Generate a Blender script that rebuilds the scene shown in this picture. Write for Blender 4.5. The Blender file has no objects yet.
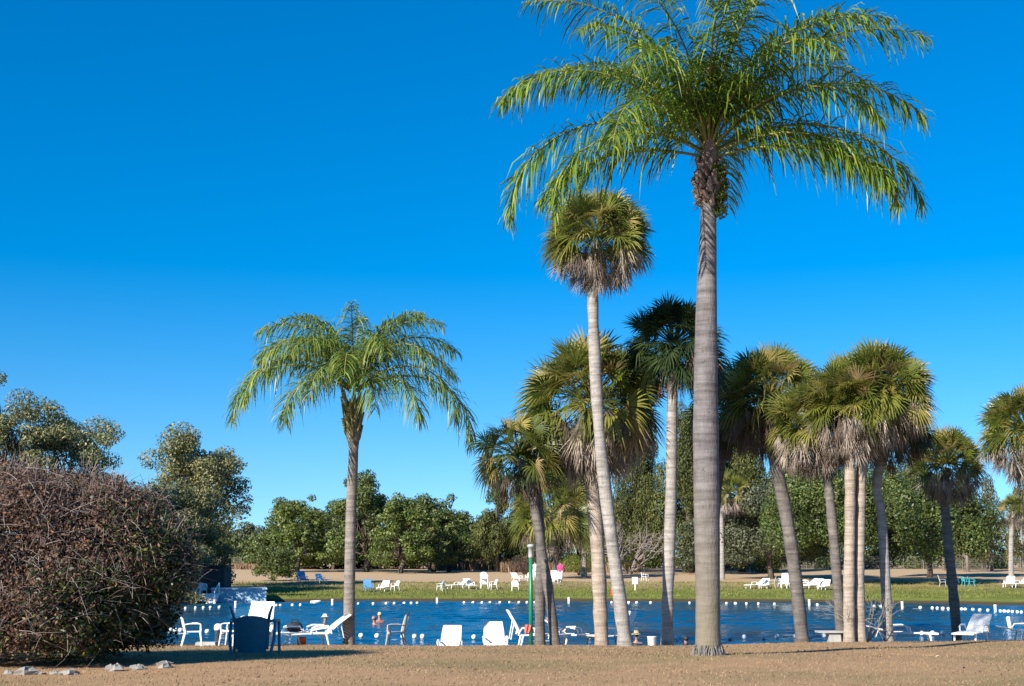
import bpy, math, random
import numpy as np
from mathutils import Vector, Matrix

C = bpy.context.scene.collection
SC = bpy.context.scene
R = math.radians
rng = np.random.default_rng(7)
random.seed(7)

# ------------------------------------------------------------------ camera
F = 1300.0; EYE = 2.8; TH = math.atan(217 / 1300); ST, CT = math.sin(TH), math.cos(TH)
cam = bpy.data.cameras.new('camera'); camo = bpy.data.objects.new('camera', cam); C.objects.link(camo)
camo.location = (0, 0, EYE); camo.rotation_euler = (math.pi / 2 + TH, 0, 0)
cam.sensor_width = 36; cam.lens = F / 1024 * 36; cam.clip_end = 6000; cam.clip_start = .1
SC.camera = camo
# ------------------------------------------------------------------ light
SUN_EL = 29; SUN_AZ = 220           # degrees; compass style, 0 = +Y, 90 = +X
w = bpy.data.worlds.new('World'); SC.world = w; w.use_nodes = True
nt = w.node_tree; bg = nt.nodes['Background']
sky = nt.nodes.new('ShaderNodeTexSky'); sky.sky_type = 'NISHITA'; sky.sun_disc = False
sky.sun_elevation = R(SUN_EL); sky.sun_rotation = R(SUN_AZ)
sky.air_density = 1.0; sky.dust_density = 0; sky.ozone_density = 2.0
gc = nt.nodes.new('ShaderNodeTexCoord'); vm = nt.nodes.new('ShaderNodeVectorMath'); vm.operation = 'MULTIPLY_ADD'   # clear dry air: look up the sky a little above the milky horizon band
vm.inputs[1].default_value = (1, 1, .86); vm.inputs[2].default_value = (0, 0, .09)
nt.links.new(gc.outputs['Generated'], vm.inputs[0]); nt.links.new(vm.outputs[0], sky.inputs[0])
hs = nt.nodes.new('ShaderNodeHueSaturation'); hs.inputs['Saturation'].default_value = 1.62; hs.inputs['Hue'].default_value = .505
nt.links.new(sky.outputs[0], hs.inputs['Color']); nt.links.new(hs.outputs[0], bg.inputs[0])
bg.inputs[1].default_value = .092
sd = bpy.data.lights.new('sun', 'SUN'); so = bpy.data.objects.new('sun', sd); C.objects.link(so)
sd.energy = 5.0; sd.angle = R(.5); sd.color = (1, .93, .82)
sv = Vector((math.sin(R(SUN_AZ)) * math.cos(R(SUN_EL)), math.cos(R(SUN_AZ)) * math.cos(R(SUN_EL)), math.sin(R(SUN_EL))))
so.rotation_euler = sv.to_track_quat('Z', 'Y').to_euler(); so.location = (-20, -20, 40)
SC.view_settings.view_transform = 'Standard'; SC.view_settings.look = 'None'
SC.view_settings.exposure = 0.92; SC.view_settings.gamma = 1
SC.render.engine = 'CYCLES'

# ------------------------------------------------------------------ coordinates
def at(px, py, Y):
    cx, cy = (px - 512) / F, (343 - py) / F
    t = Y / (CT - cy * ST)
    return Vector((cx * t, Y, EYE + (ST + cy * CT) * t))
def pt(px, Y, z):
    q = (z - EYE) / Y
    cy = (q * CT - ST) / (CT + q * ST)
    return Vector(((px - 512) / F * Y / (CT - cy * ST), Y, z))
PROF_Y = [-60, 0, 17.8, 25, 31, 38, 42, 60, 92, 99, 110, 160, 230, 4000]
PROF_Z = [1.15, 1.15, 1.15, 1.03, .77, .39, .12, .25, .36, .58, .92, 1.6, 1.8, 1.8]
PX, PY, PRX, PRY = 3.0, 67.2, 37.0, 24.0
def sstep(a, b, x):
    t = np.clip((x - a) / (b - a), 0, 1); return t * t * (3 - 2 * t)
def gza(X, Y):
    X = np.asarray(X, float); Y = np.asarray(Y, float)
    base = np.interp(Y, PROF_Y, PROF_Z)
    base = base + .15 * sstep(4, 14, X) * np.exp(-((Y - 38) / 6) ** 2)
    base = base + .025 * np.sin(X * .7 + Y * .31) * np.sin(Y * .5 - X * .2) * sstep(4, 12, Y)
    ang = np.arctan2(Y - PY, X - PX)
    wob = 1 + .012 * np.sin(ang * 7 + 1) + .008 * np.sin(ang * 13)
    ex = np.where(X < PX, 3.2, 2.1)
    s = ((np.abs((X - PX) / PRX) ** ex + np.abs((Y - PY) / PRY) ** ex) ** (1 / ex) / wob - 1) * 27
    t = sstep(-3.2, 1.3, s)
    return -1.6 * (1 - t) + base * t + (.12 * sstep(0, 8, s) - .12) * (Y > PY) * t * .3
def gz(X, Y): return float(gza(X, Y))
def gp(px, Y):
    z = .5
    for _ in range(4):
        p = pt(px, Y, z); z = gz(p.x, Y)
    return Vector((p.x, Y, z))

# ------------------------------------------------------------------ materials
def newmat(name):
    m = bpy.data.materials.new(name); m.use_nodes = True
    return m, m.node_tree, m.node_tree.nodes['Principled BSDF']
def ramp(nt, stops):
    r = nt.nodes.new('ShaderNodeValToRGB'); e = r.color_ramp.elements
    while len(e) < len(stops): e.new(.5)
    for k, (p, c) in enumerate(stops): e[k].position = p; e[k].color = (*c, 1)
    return r
def noise(nt, scale, detail=4, rough=.55, coord='Object', vec=None, stretch=None):
    n = nt.nodes.new('ShaderNodeTexNoise'); n.inputs['Scale'].default_value = scale
    n.inputs['Detail'].default_value = detail; n.inputs['Roughness'].default_value = rough
    tc = nt.nodes.new('ShaderNodeTexCoord'); src = tc.outputs[coord]
    if stretch:
        mp = nt.nodes.new('ShaderNodeMapping'); mp.inputs['Scale'].default_value = stretch
        nt.links.new(src, mp.inputs[0]); src = mp.outputs[0]
    nt.links.new(src, n.inputs['Vector']); return n
def bump(nt, h, bs, strength=.4, dist=.02):
    b = nt.nodes.new('ShaderNodeBump'); b.inputs['Strength'].default_value = strength; b.inputs['Distance'].default_value = dist
    nt.links.new(h, b.inputs['Height']); nt.links.new(b.outputs[0], bs.inputs['Normal']); return b
def mixc(nt, fac, a, b, mode='MIX'):
    m = nt.nodes.new('ShaderNodeMix'); m.data_type = 'RGBA'; m.blend_type = mode
    for s, v in ((0, fac), (6, a), (7, b)):
        if hasattr(v, 'is_linked'): nt.links.new(v, m.inputs[s])
        elif s == 0: m.inputs[0].default_value = v
        else: m.inputs[s].default_value = (*v, 1)
    return m.outputs[2]
def plain(name, c, rough=.5, var=.12, scale=6, b=.15):
    m, nt, bs = newmat(name)
    n = noise(nt, scale, 5)
    r = ramp(nt, [(.3, tuple(x * (1 - var) for x in c)), (.7, tuple(min(1, x * (1 + var)) for x in c))])
    nt.links.new(n.outputs['Fac'], r.inputs[0]); nt.links.new(r.outputs[0], bs.inputs['Base Color'])
    bs.inputs['Roughness'].default_value = rough
    if b: bump(nt, n.outputs['Fac'], bs, b, .01)
    return m
def leafmat(name, stops, transl=.3, rough=.5, patch=.35, pscale=.5, spec=.4):
    m, nt, bs = newmat(name)
    g = nt.nodes.new('ShaderNodeNewGeometry')
    r = ramp(nt, stops); nt.links.new(g.outputs['Random Per Island'], r.inputs[0])
    n = noise(nt, pscale, 3, coord='Object')
    hv = nt.nodes.new('ShaderNodeHueSaturation'); nt.links.new(r.outputs[0], hv.inputs['Color'])
    mr = nt.nodes.new('ShaderNodeMapRange'); mr.inputs[1].default_value = .3; mr.inputs[2].default_value = .7
    mr.inputs[3].default_value = 1 - patch; mr.inputs[4].default_value = 1 + patch
    nt.links.new(n.outputs['Fac'], mr.inputs[0]); nt.links.new(mr.outputs[0], hv.inputs['Value'])
    nt.links.new(hv.outputs[0], bs.inputs['Base Color']); bs.inputs['Roughness'].default_value = rough
    bs.inputs['Specular IOR Level'].default_value = spec
    if transl:
        t = nt.nodes.new('ShaderNodeBsdfTranslucent'); mx = nt.nodes.new('ShaderNodeMixShader'); mx.inputs[0].default_value = transl
        nt.links.new(hv.outputs[0], t.inputs[0])
        nt.links.new(bs.outputs[0], mx.inputs[1]); nt.links.new(t.outputs[0], mx.inputs[2])
        nt.links.new(mx.outputs[0], nt.nodes['Material Output'].inputs[0])
    return m
def trunkmat(name, c1, c2, bands=4.5, lichen=None):
    m, nt, bs = newmat(name)
    tc = nt.nodes.new('ShaderNodeTexCoord')
    wv = noise(nt, bands, 5, .7, stretch=(.25, .25, 2.2))
    n = noise(nt, 3.5, 6, .65, stretch=(1, 1, .5)); n2 = noise(nt, 22, 4, .6, stretch=(1, 1, .25))
    r = ramp(nt, [(.3, c1), (.7, c2)]); nt.links.new(n.outputs['Fac'], r.inputs[0])
    wr = ramp(nt, [(.36, (.25, .25, .25)), (.62, (.75, .75, .75))]); nt.links.new(wv.outputs['Fac'], wr.inputs[0])
    col = mixc(nt, .85, r.outputs[0], wr.outputs[0], 'SOFT_LIGHT')
    n3 = noise(nt, 9, 3, .5, stretch=(1, 1, .8)); sr = ramp(nt, [(.27, (.45, .42, .40)), (.36, (1, 1, 1))]); nt.links.new(n3.outputs['Fac'], sr.inputs[0]); col = mixc(nt, .7, col, sr.outputs[0], 'MULTIPLY')
    col = mixc(nt, .15, col, n2.outputs['Fac'], 'OVERLAY')
    if lichen:
        sx = nt.nodes.new('ShaderNodeSeparateXYZ'); nt.links.new(tc.outputs['Object'], sx.inputs[0])
        mr = nt.nodes.new('ShaderNodeMapRange'); mr.inputs[1].default_value = lichen[1]; mr.inputs[2].default_value = lichen[2]
        mr.inputs[3].default_value = .75; mr.inputs[4].default_value = 0
        ad = nt.nodes.new('ShaderNodeMath'); ad.operation = 'MULTIPLY_ADD'; ad.inputs[1].default_value = 2.0
        nt.links.new(n.outputs['Fac'], ad.inputs[0]); nt.links.new(sx.outputs[2], ad.inputs[2])
        nt.links.new(ad.outputs[0], mr.inputs[0]); col = mixc(nt, mr.outputs[0], col, lichen[0])
    nt.links.new(col, bs.inputs['Base Color']); bs.inputs['Roughness'].default_value = .85
    ad = nt.nodes.new('ShaderNodeMath'); ad.operation = 'ADD'
    nt.links.new(wv.outputs['Fac'], ad.inputs[0]); nt.links.new(n2.outputs['Fac'], ad.inputs[1])
    bump(nt, ad.outputs[0], bs, .55, .03)
    return m

M = {}
M['white'] = plain('white_plastic', (.78, .78, .76), .45, .06, 9, .05)
M['offwhite'] = plain('greyed_white_plastic', (0.39, 0.375, 0.3525), .55, .12, 9, .05)  # greyer white plastic; the near armchair's shade is put into this colour
M['blue_plastic'] = plain('dark_blue_plastic', (.03, .17, .25), .45, .15, 8, .05)
M['blue_and_shade_tint'] = plain('blue_and_shade_tint', (.10, .27, .46), .9, .15, 12)  # blue cover on one lounger; blue shade put into the other's colour
M['pink'] = plain('pink_cloth', (.62, .05, .18), .9)
M['salmon'] = plain('salmon_cloth', (.75, .16, .13), .9)
M['black'] = plain('black_fabric', (.02, .022, .03), .8)
M['red'] = plain('red_plastic', (.7, .10, .04), .5)
M['orange'] = plain('orange_plastic', (.85, .13, .02), .5)
M['green_paint'] = plain('green_paint', (.012, .17, .075), .4)
M['turq'] = plain('turquoise_plastic', (.05, .35, .38), .5)
M['metal'] = plain('grey_metal', (.35, .36, .38), .45)
M['concrete'] = plain('concrete', (0.35, 0.343, 0.322), .85, .2, 5)
M['rock'] = plain('pale_limestone', (.22, .21, .19), .9, .3, 5, .6)
M['darkwood'] = plain('dark_boards', (.035, .04, .05), .8, .3, 4)
M['wallblue'] = plain('pale_blue_concrete', (.34, .48, .58), .7, .12, 1.2)  # one even pale blue over the whole dock wall
M['skin'] = plain('skin', (.30, .175, .13), .55, .06)
M['skin_tan'] = plain('sunburnt_skin', (.34, .16, .115), .55, .06)
M['hair'] = plain('dark_hair', (.03, .02, .015), .7)
M['cloth_white'] = plain('white_cloth', (.75, .75, .78), .9)
M['cloth_straw'] = plain('straw_hat', (.62, .48, .25), .9)
M['fence'] = plain('weathered_grey_wood', (0.16, 0.144, 0.128), .9, .3, 2)
M['bark'] = plain('brown_bark', (0.088, 0.068, 0.052), .95, .35, 3, .7)
M['bark_pale'] = plain('pale_bark', (0.224, 0.189, 0.161), .95, .3, 3, .7)
M['rootgrey'] = plain('grey_roots', (.17, .155, .14), .95, .3, 9, .4)
M['twig'] = plain('grey_twigs', (.22, .18, .155), .9, .25, 4, .3)
M['deadgrass'] = leafmat('tall_dry_grass', [(0, (0.17, 0.102, 0.0578)), (1, (0.272, 0.1836, 0.1088))], .2, .8)
M['queen_trunk'] = trunkmat('ringed_grey_trunk', (0.0941, 0.0829, 0.0806), (0.1613, 0.1434, 0.1389), 3.2, ((.20, .165, .10), .8, 5.2))
M['queen_trunk_b'] = trunkmat('ringed_trunk', (0.1395, 0.1172, 0.1004), (0.212, 0.1841, 0.1562), 4.0)
M['sabal_pale'] = trunkmat('pale_palm_trunk', (0.2125, 0.1948, 0.1771), (0.307, 0.2775, 0.248), 5)
M['sabal_tan'] = trunkmat('tan_palm_trunk', (0.2448, 0.1944, 0.1512), (0.3456, 0.2808, 0.2232), 5)
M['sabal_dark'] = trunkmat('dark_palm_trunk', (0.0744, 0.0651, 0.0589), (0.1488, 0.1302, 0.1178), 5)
M['boots'] = leafmat('old_leaf_bases', [(0, (0.081, 0.054, 0.045)), (0.6, (0.198, 0.135, 0.108)), (1, (0.324, 0.252, 0.198))], 0, .9)
M['queen'] = leafmat('queen_palm_leaflets', [(0, (0.0635, 0.1357, 0.0138)), (0.55, (0.1409, 0.2307, 0.023)), (1, (0.3101, 0.3393, 0.0403))], .36, .4, .3, .35, .5)
M['queen_b'] = leafmat('queen_palm_leaflets_b', [(0, (0.0757, 0.155, 0.036)), (0.55, (0.1665, 0.2396, 0.0421)), (1, (0.3634, 0.3383, 0.0481))], .36, .4, .3, .5, .5)
M['rachis'] = plain('yellow_green_stalk', (0.18, 0.18, 0.045), .5)
M['shaft'] = plain('olive_leaf_sheaths', (0.16, 0.144, 0.04), .6, .35, 5)
M['sabal'] = leafmat('sabal_fan_leaves', [(0, (0.0616, 0.0896, 0.0179)), (0.55, (0.1848, 0.2072, 0.0358)), (0.9, (0.3696, 0.3136, 0.084)), (1, (0.3808, 0.28, 0.1456))], .42, .42, .3, 1.2, .5)
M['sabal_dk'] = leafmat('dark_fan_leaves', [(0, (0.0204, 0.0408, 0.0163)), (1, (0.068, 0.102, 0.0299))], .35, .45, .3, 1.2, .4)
M['skirt'] = leafmat('dead_fan_leaves', [(0, (.13, .095, .07)), (.5, (.27, .215, .17)), (1, (.42, .36, .30))], .15, .85, .3, 2)
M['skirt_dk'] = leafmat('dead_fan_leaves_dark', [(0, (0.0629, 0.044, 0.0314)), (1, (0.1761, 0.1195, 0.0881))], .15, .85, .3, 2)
M['oak'] = leafmat('oak_leaves', [(0, (0.0346, 0.0635, 0.0159)), (0.6, (0.0866, 0.12, 0.0265)), (1, (0.1575, 0.1693, 0.0397))], .25, .5, .45, .45)
M['oak_lt'] = leafmat('light_oak_leaves', [(0, (0.053, 0.0933, 0.0173)), (0.6, (0.1126, 0.1493, 0.0288)), (1, (0.1855, 0.199, 0.0461))], .25, .5, .4, .45)
M['oak_gray'] = leafmat('grey_green_leaves', [(0, (0.054, 0.0702, 0.0378)), (1, (0.1404, 0.1512, 0.081))], .25, .55, .35, .45)
M['euc'] = leafmat('eucalyptus_leaves', [(0, (0.0765, 0.0979, 0.0498)), (0.6, (0.1858, 0.1958, 0.0748)), (1, (0.3715, 0.2937, 0.1163))], .25, .5, .3, .5)
M['cedar'] = leafmat('feathery_needles', [(0, (0.0378, 0.0567, 0.0151)), (0.6, (0.0945, 0.1071, 0.0252)), (1, (0.1638, 0.1512, 0.0378))], .2, .6, .4, .4)
M['casu'] = leafmat('casuarina_needles', [(0, (0.0648, 0.081, 0.027)), (0.7, (0.1296, 0.1296, 0.0432)), (1, (0.2376, 0.1404, 0.0648))], .3, .6, .3, .4)
M['lime'] = leafmat('lime_green_leaves', [(0, (0.084, 0.119, 0.0105)), (1, (0.175, 0.196, 0.021))], .3, .5, .2, 2)
M['brownbush'] = leafmat('brown_bush', [(0, (0.0455, 0.0292, 0.0228)), (1, (0.1105, 0.0715, 0.0553))], .1, .9, .2, 2)
M['vine'] = leafmat('dead_vine_leaves', [(0, (.036, .023, .017)), (.5, (.112, .067, .049)), (.85, (.18, .11, .08)), (1, (.27, .12, .05))], .15, .85, .3, 1.2)
M['vine_green'] = leafmat('dark_green_leaves', [(0, (0.0075, 0.0209, 0.0056)), (0.75, (0.0237, 0.0473, 0.0095)), (0.93, (0.0567, 0.0945, 0.0142)), (1, (0.189, 0.189, 0.0189))], .25, .45, .4, 1.5)
M['fern'] = leafmat('fern_leaves', [(0, (0.042, 0.077, 0.007)), (1, (0.126, 0.154, 0.014))], .3, .5, .2, 3)

# ------------------------------------------------------------------ mesh builder
class MB:
    def __init__(s): s.v = []; s.f = []; s.n = 0; s.smooth = False
    def add(s, verts, faces):
        o = s.n; s.v.append(np.asarray(verts, float).reshape(-1, 3)); s.n += len(s.v[-1])
        s.f.extend([tuple(int(i) + o for i in f) for f in faces])
    def addq(s, verts, k):                      # verts (n,k,3): n separate k-gons
        n = len(verts); o = s.n; s.v.append(np.asarray(verts, float).reshape(-1, 3)); s.n += n * k
        s.f.extend(map(tuple, (np.arange(n * k).reshape(n, k) + o).tolist()))
    def box(s, c, d, rz=0, rx=0, ry=0, taper=1.0):
        m = Matrix.Translation(c) @ Matrix.Rotation(rz, 4, 'Z') @ Matrix.Rotation(rx, 4, 'X') @ Matrix.Rotation(ry, 4, 'Y')
        vs = []
        for z in (-1, 1):
            k = taper if z > 0 else 1
            for x, y in ((-1, -1), (1, -1), (1, 1), (-1, 1)):
                vs.append(m @ Vector((x * d[0] / 2 * k, y * d[1] / 2 * k, z * d[2] / 2)))
        s.add(vs, [(3, 2, 1, 0), (4, 5, 6, 7), (0, 1, 5, 4), (1, 2, 6, 5), (2, 3, 7, 6), (3, 0, 4, 7)])
    def tube(s, pts, rad, seg=8, cap=True, flat=1.0):
        pts = [Vector(p) for p in pts]; n = len(pts)
        if not hasattr(rad, '__len__'): rad = [rad] * n
        vs = []; t0 = (pts[1] - pts[0]).normalized()
        u = t0.cross(Vector((0, 0, 1)))
        if u.length < .05: u = t0.cross(Vector((0, 1, 0)))
        u.normalize()
        for i in range(n):
            t = (pts[min(i + 1, n - 1)] - pts[max(i - 1, 0)]).normalized()
            u = (u - t * u.dot(t)).normalized(); v = t.cross(u)
            for k in range(seg):
                a = 2 * math.pi * k / seg
                vs.append(pts[i] + u * math.cos(a) * rad[i] + v * math.sin(a) * rad[i] * flat)
        fs = [(i * seg + k, i * seg + (k + 1) % seg, (i + 1) * seg + (k + 1) % seg, (i + 1) * seg + k) for i in range(n - 1) for k in range(seg)]
        if cap: fs += [tuple(reversed(range(seg))), tuple((n - 1) * seg + k for k in range(seg))]
        s.add(vs, fs)
    def lathe(s, prof, seg=14, c=(0, 0, 0), sx=1, sy=1):
        vs = []; c = Vector(c)
        for r, z in prof:
            for k in range(seg):
                a = 2 * math.pi * k / seg; vs.append(c + Vector((r * math.cos(a) * sx, r * math.sin(a) * sy, z)))
        n = len(prof)
        fs = [(i * seg + k, i * seg + (k + 1) % seg, (i + 1) * seg + (k + 1) % seg, (i + 1) * seg + k) for i in range(n - 1) for k in range(seg)]
        fs += [tuple(reversed(range(seg))), tuple((n - 1) * seg + k for k in range(seg))]
        s.add(vs, fs)
    def build(s, name, mat, parent=None, smooth=False, loc=None):
        me = bpy.data.meshes.new(name)
        v = np.concatenate(s.v) if s.v else np.zeros((0, 3))
        me.from_pydata(v.tolist(), [], s.f)
        if smooth: me.polygons.foreach_set('use_smooth', [True] * len(me.polygons))
        me.materials.append(M[mat] if isinstance(mat, str) else mat); me.update()
        o = bpy.data.objects.new(name, me); C.objects.link(o)
        if parent is not None: o.parent = parent
        if loc is not None: o.location = loc
        return o
def tag(o, label=None, cat=None, group=None, kind=None):
    for k, v in (('label', label), ('category', cat), ('group', group), ('kind', kind)):
        if v: o[k] = v
    return o
def empty(name, loc, label, cat, rz=0, group=None):
    o = bpy.data.objects.new(name, None); C.objects.link(o); o.location = loc; o.rotation_euler = (0, 0, rz)
    o.empty_display_size = .2
    return tag(o, label, cat, group)
def kids(o): return [c for c in list(C.objects) if c.parent == o]
def copy_thing(o, loc, rz, label, group=None, scale=1.0):
    def rec(a, par):
        c = a.copy(); C.objects.link(c)
        if par: c.parent = par
        for ch in kids(a): rec(ch, c)
        return c
    r = rec(o, None); r.location = loc; r.rotation_euler = (0, 0, rz); r.scale = (scale,) * 3
    r['label'] = label
    if group: r['group'] = group
    elif 'group' in r: del r['group']
    return r

# ------------------------------------------------------------------ setting: ground, water
def axis(a, b, segs):
    out = []
    for lo, hi, st in segs: out += list(np.arange(lo, hi, st))
    return np.array(out + [b])
xs = axis(0, 2500, [(-2500, -300, 200), (-300, -60, 12), (-60, -24, 1.5), (-24, 24, .5), (24, 60, 1.5), (60, 300, 12), (300, 2500, 200)])
ys = axis(0, 3000, [(-200, -20, 20), (-20, 10, 2), (10, 48, .4), (48, 84, 1.5), (84, 100, .5), (100, 180, 3), (180, 400, 20), (400, 3000, 200)])
GX, GY = np.meshgrid(xs, ys); GZ = gza(GX, GY)
nx, ny = len(xs), len(ys)
g = MB(); idx = np.arange(nx * ny).reshape(ny, nx)
g.add(np.stack([GX, GY, GZ], -1).reshape(-1, 3), np.stack([idx[:-1, :-1], idx[:-1, 1:], idx[1:, 1:], idx[1:, :-1]], -1).reshape(-1, 4).tolist())
def groundmat():
    m, nt, bs = newmat('dry_lawn')
    geo = nt.nodes.new('ShaderNodeNewGeometry'); sp = nt.nodes.new('ShaderNodeSeparateXYZ'); nt.links.new(geo.outputs['Position'], sp.inputs[0])
    big = noise(nt, .22, 5, .6); mid = noise(nt, 1.7, 6, .7); fine = noise(nt, 16, 6, .75)
    r1 = ramp(nt, [(.2, (0.287, 0.180, 0.096)), (.5, (0.342, 0.216, 0.116)), (.8, (0.397, 0.262, 0.149))]); nt.links.new(mid.outputs['Fac'], r1.inputs[0])
    col = mixc(nt, .3, r1.outputs[0], fine.outputs['Fac'], 'OVERLAY')
    # patches where the near lawn is still olive
    pr = ramp(nt, [(.44, (0, 0, 0)), (.62, (1, 1, 1))]); nt.links.new(big.outputs['Fac'], pr.inputs[0])
    mul = nt.nodes.new('ShaderNodeMath'); mul.operation = 'MULTIPLY'; mul.inputs[1].default_value = .8
    nt.links.new(pr.outputs[0], mul.inputs[0])
    col = mixc(nt, mul.outputs[0], col, (0.216, 0.168, 0.078))
    # watered green band along the far bank
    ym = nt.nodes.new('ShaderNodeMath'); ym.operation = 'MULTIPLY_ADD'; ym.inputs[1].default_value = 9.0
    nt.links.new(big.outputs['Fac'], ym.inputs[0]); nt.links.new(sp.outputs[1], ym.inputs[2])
    ur = nt.nodes.new('ShaderNodeMapRange'); ur.inputs[1].default_value = 100; ur.inputs[2].default_value = 112; ur.inputs[3].default_value = 1; ur.inputs[4].default_value = 0
    nt.links.new(ym.outputs[0], ur.inputs[0])
    lr = nt.nodes.new('ShaderNodeMapRange'); lr.inputs[1].default_value = 76; lr.inputs[2].default_value = 80; nt.links.new(sp.outputs[1], lr.inputs[0])
    mm = nt.nodes.new('ShaderNodeMath'); mm.operation = 'MULTIPLY'; nt.links.new(ur.outputs[0], mm.inputs[0]); nt.links.new(lr.outputs[0], mm.inputs[1])
    gr = ramp(nt, [(.3, (0.10, 0.135, 0.024)), (.7, (0.18, 0.19, 0.04))]); nt.links.new(mid.outputs['Fac'], gr.inputs[0])
    col = mixc(nt, mm.outputs[0], col, gr.outputs[0])
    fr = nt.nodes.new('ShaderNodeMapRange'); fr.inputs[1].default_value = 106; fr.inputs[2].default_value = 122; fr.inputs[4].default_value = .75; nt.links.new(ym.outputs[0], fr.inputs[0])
    col = mixc(nt, fr.outputs[0], col, (.47, .34, .21))   # far dry field lightened: its stronger sunlight is painted into the colour
    # wet muddy lip
    zr = nt.nodes.new('ShaderNodeMapRange'); zr.inputs[1].default_value = .12; zr.inputs[2].default_value = .25; zr.inputs[3].default_value = 1; zr.inputs[4].default_value = 0
    nt.links.new(sp.outputs[2], zr.inputs[0]); col = mixc(nt, zr.outputs[0], col, (0.060, 0.045, 0.027))
    nt.links.new(col, bs.inputs['Base Color']); bs.inputs['Roughness'].default_value = .95; bs.inputs['Specular IOR Level'].default_value = .1
    ad = nt.nodes.new('ShaderNodeMath'); ad.operation = 'MULTIPLY_ADD'; ad.inputs[1].default_value = .4
    nt.links.new(fine.outputs['Fac'], ad.inputs[0]); nt.links.new(mid.outputs['Fac'], ad.inputs[2])
    bump(nt, ad.outputs[0], bs, .28, .035)
    return m
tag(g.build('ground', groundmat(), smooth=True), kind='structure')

def watermat():
    m, nt, bs = newmat('spring_water')
    bs.inputs['Base Color'].default_value = (.0, .055, .12, 1); bs.inputs['Roughness'].default_value = .12; bs.inputs['IOR'].default_value = 1.33
    bs.inputs['Specular IOR Level'].default_value = .5
    n1 = noise(nt, 1.1, 4, .6, stretch=(.6, 1.6, 1)); n2 = noise(nt, 5, 3, .6, stretch=(.7, 1.4, 1))
    ad = nt.nodes.new('ShaderNodeMath'); ad.operation = 'MULTIPLY_ADD'; ad.inputs[1].default_value = .35
    nt.links.new(n2.outputs['Fac'], ad.inputs[0]); nt.links.new(n1.outputs['Fac'], ad.inputs[2])
    bump(nt, ad.outputs[0], bs, .5, .12)
    return m
def water():
    x = np.arange(-40, 44, .24); y = np.arange(41.5, 93, .11); X, Y = np.meshgrid(x, y); r = np.random.default_rng(3); Z = np.zeros_like(X)
    for i in range(46):
        L = .5 * (5.0 ** r.random()); a = r.normal() * .65 + 1.25; k = 2 * np.pi / L
        Z += (.0062 * L ** .9) * np.sin(k * (X * np.cos(a) + Y * np.sin(a)) + r.random() * 6.28 + .6 * np.sin(X * .13 + i) + .6 * np.sin(Y * .17 + 2 * i))
    gust = .5 + .36 * np.sin(X * .11 + 1.3 * np.sin(Y * .12)) * np.sin(Y * .21 + X * .05); Z *= gust
    i_ = np.arange(len(x) * len(y)).reshape(len(y), len(x)); mb = MB()
    mb.add(np.stack([X, Y, Z], -1).reshape(-1, 3), np.stack([i_[:-1, :-1], i_[:-1, 1:], i_[1:, 1:], i_[1:, :-1]], -1).reshape(-1, 4).tolist())
    return mb
wm = water()
tag(wm.build('water', watermat(), smooth=True), kind='structure')

# near lawn blades (uncountable)
def grass():
    n = 110000
    Y = 14 + 26.5 * rng.random(n) ** .85; X = (rng.random(n) - .5) * (Y * .84 + 2)
    cl = .5 + .5 * np.sin(X * 2.1 + 3 * np.sin(Y * .9)) * np.sin(Y * 1.7 + 2 * np.sin(X * .8))
    keep = rng.random(n) < .35 + .65 * cl; X = X[keep]; Y = Y[keep]; n = len(X)
    Z = gza(X, Y); a = rng.random(n) * 2 * np.pi; h = .012 + .035 * rng.random(n) ** 2; wd = .006 + .006 * rng.random(n)
    b = np.stack([X, Y, Z - .004], -1); sdv = np.stack([np.cos(a), np.sin(a), 0 * a], -1) * wd[:, None]
    ln = np.stack([np.cos(a * 3.3), np.sin(a * 3.3), 0 * a], -1) * (h * rng.random(n) * 1.3)[:, None]
    tip = b + ln; tip[:, 2] += h
    mb = MB(); mb.addq(np.stack([b - sdv, b + sdv, tip], 1), 3)
    m = leafmat('dry_grass_blades', [(0, (0.260, 0.169, 0.093)), (.55, (0.325, 0.215, 0.121)), (.9, (0.357, 0.243, 0.142)), (1, (0.247, 0.206, 0.074))], .25, .9, .15, .6)
    tag(mb.build('dry_grass', m), 'short straw coloured grass blades covering the near lawn', 'grass', kind='stuff')
grass()
def litter():
    n = 1500; r = np.random.default_rng(12); Y = 14 + 25 * r.random(n); X = (r.random(n) - .5) * (Y * .84 + 2); P = np.stack([X, Y, gza(X, Y) + .018], -1)
    N = np.stack([r.normal(size=n) * .35, r.normal(size=n) * .35, np.ones(n)], -1); N /= np.linalg.norm(N, axis=1)[:, None]
    mb = MB(); leaf_quads(mb, P, N, .02 + .07 * r.random(n) ** 3, r, 1.9)
    m = leafmat('fallen_leaves', [(0, (.03, .022, .016)), (.5, (.13, .075, .04)), (.85, (.30, .13, .05)), (1, (.42, .36, .26))], 0, .8, .2, 1)
    tag(mb.build('leaf_litter', m), 'small fallen leaves scattered over the near dry lawn', 'leaf litter', kind='stuff')
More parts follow.
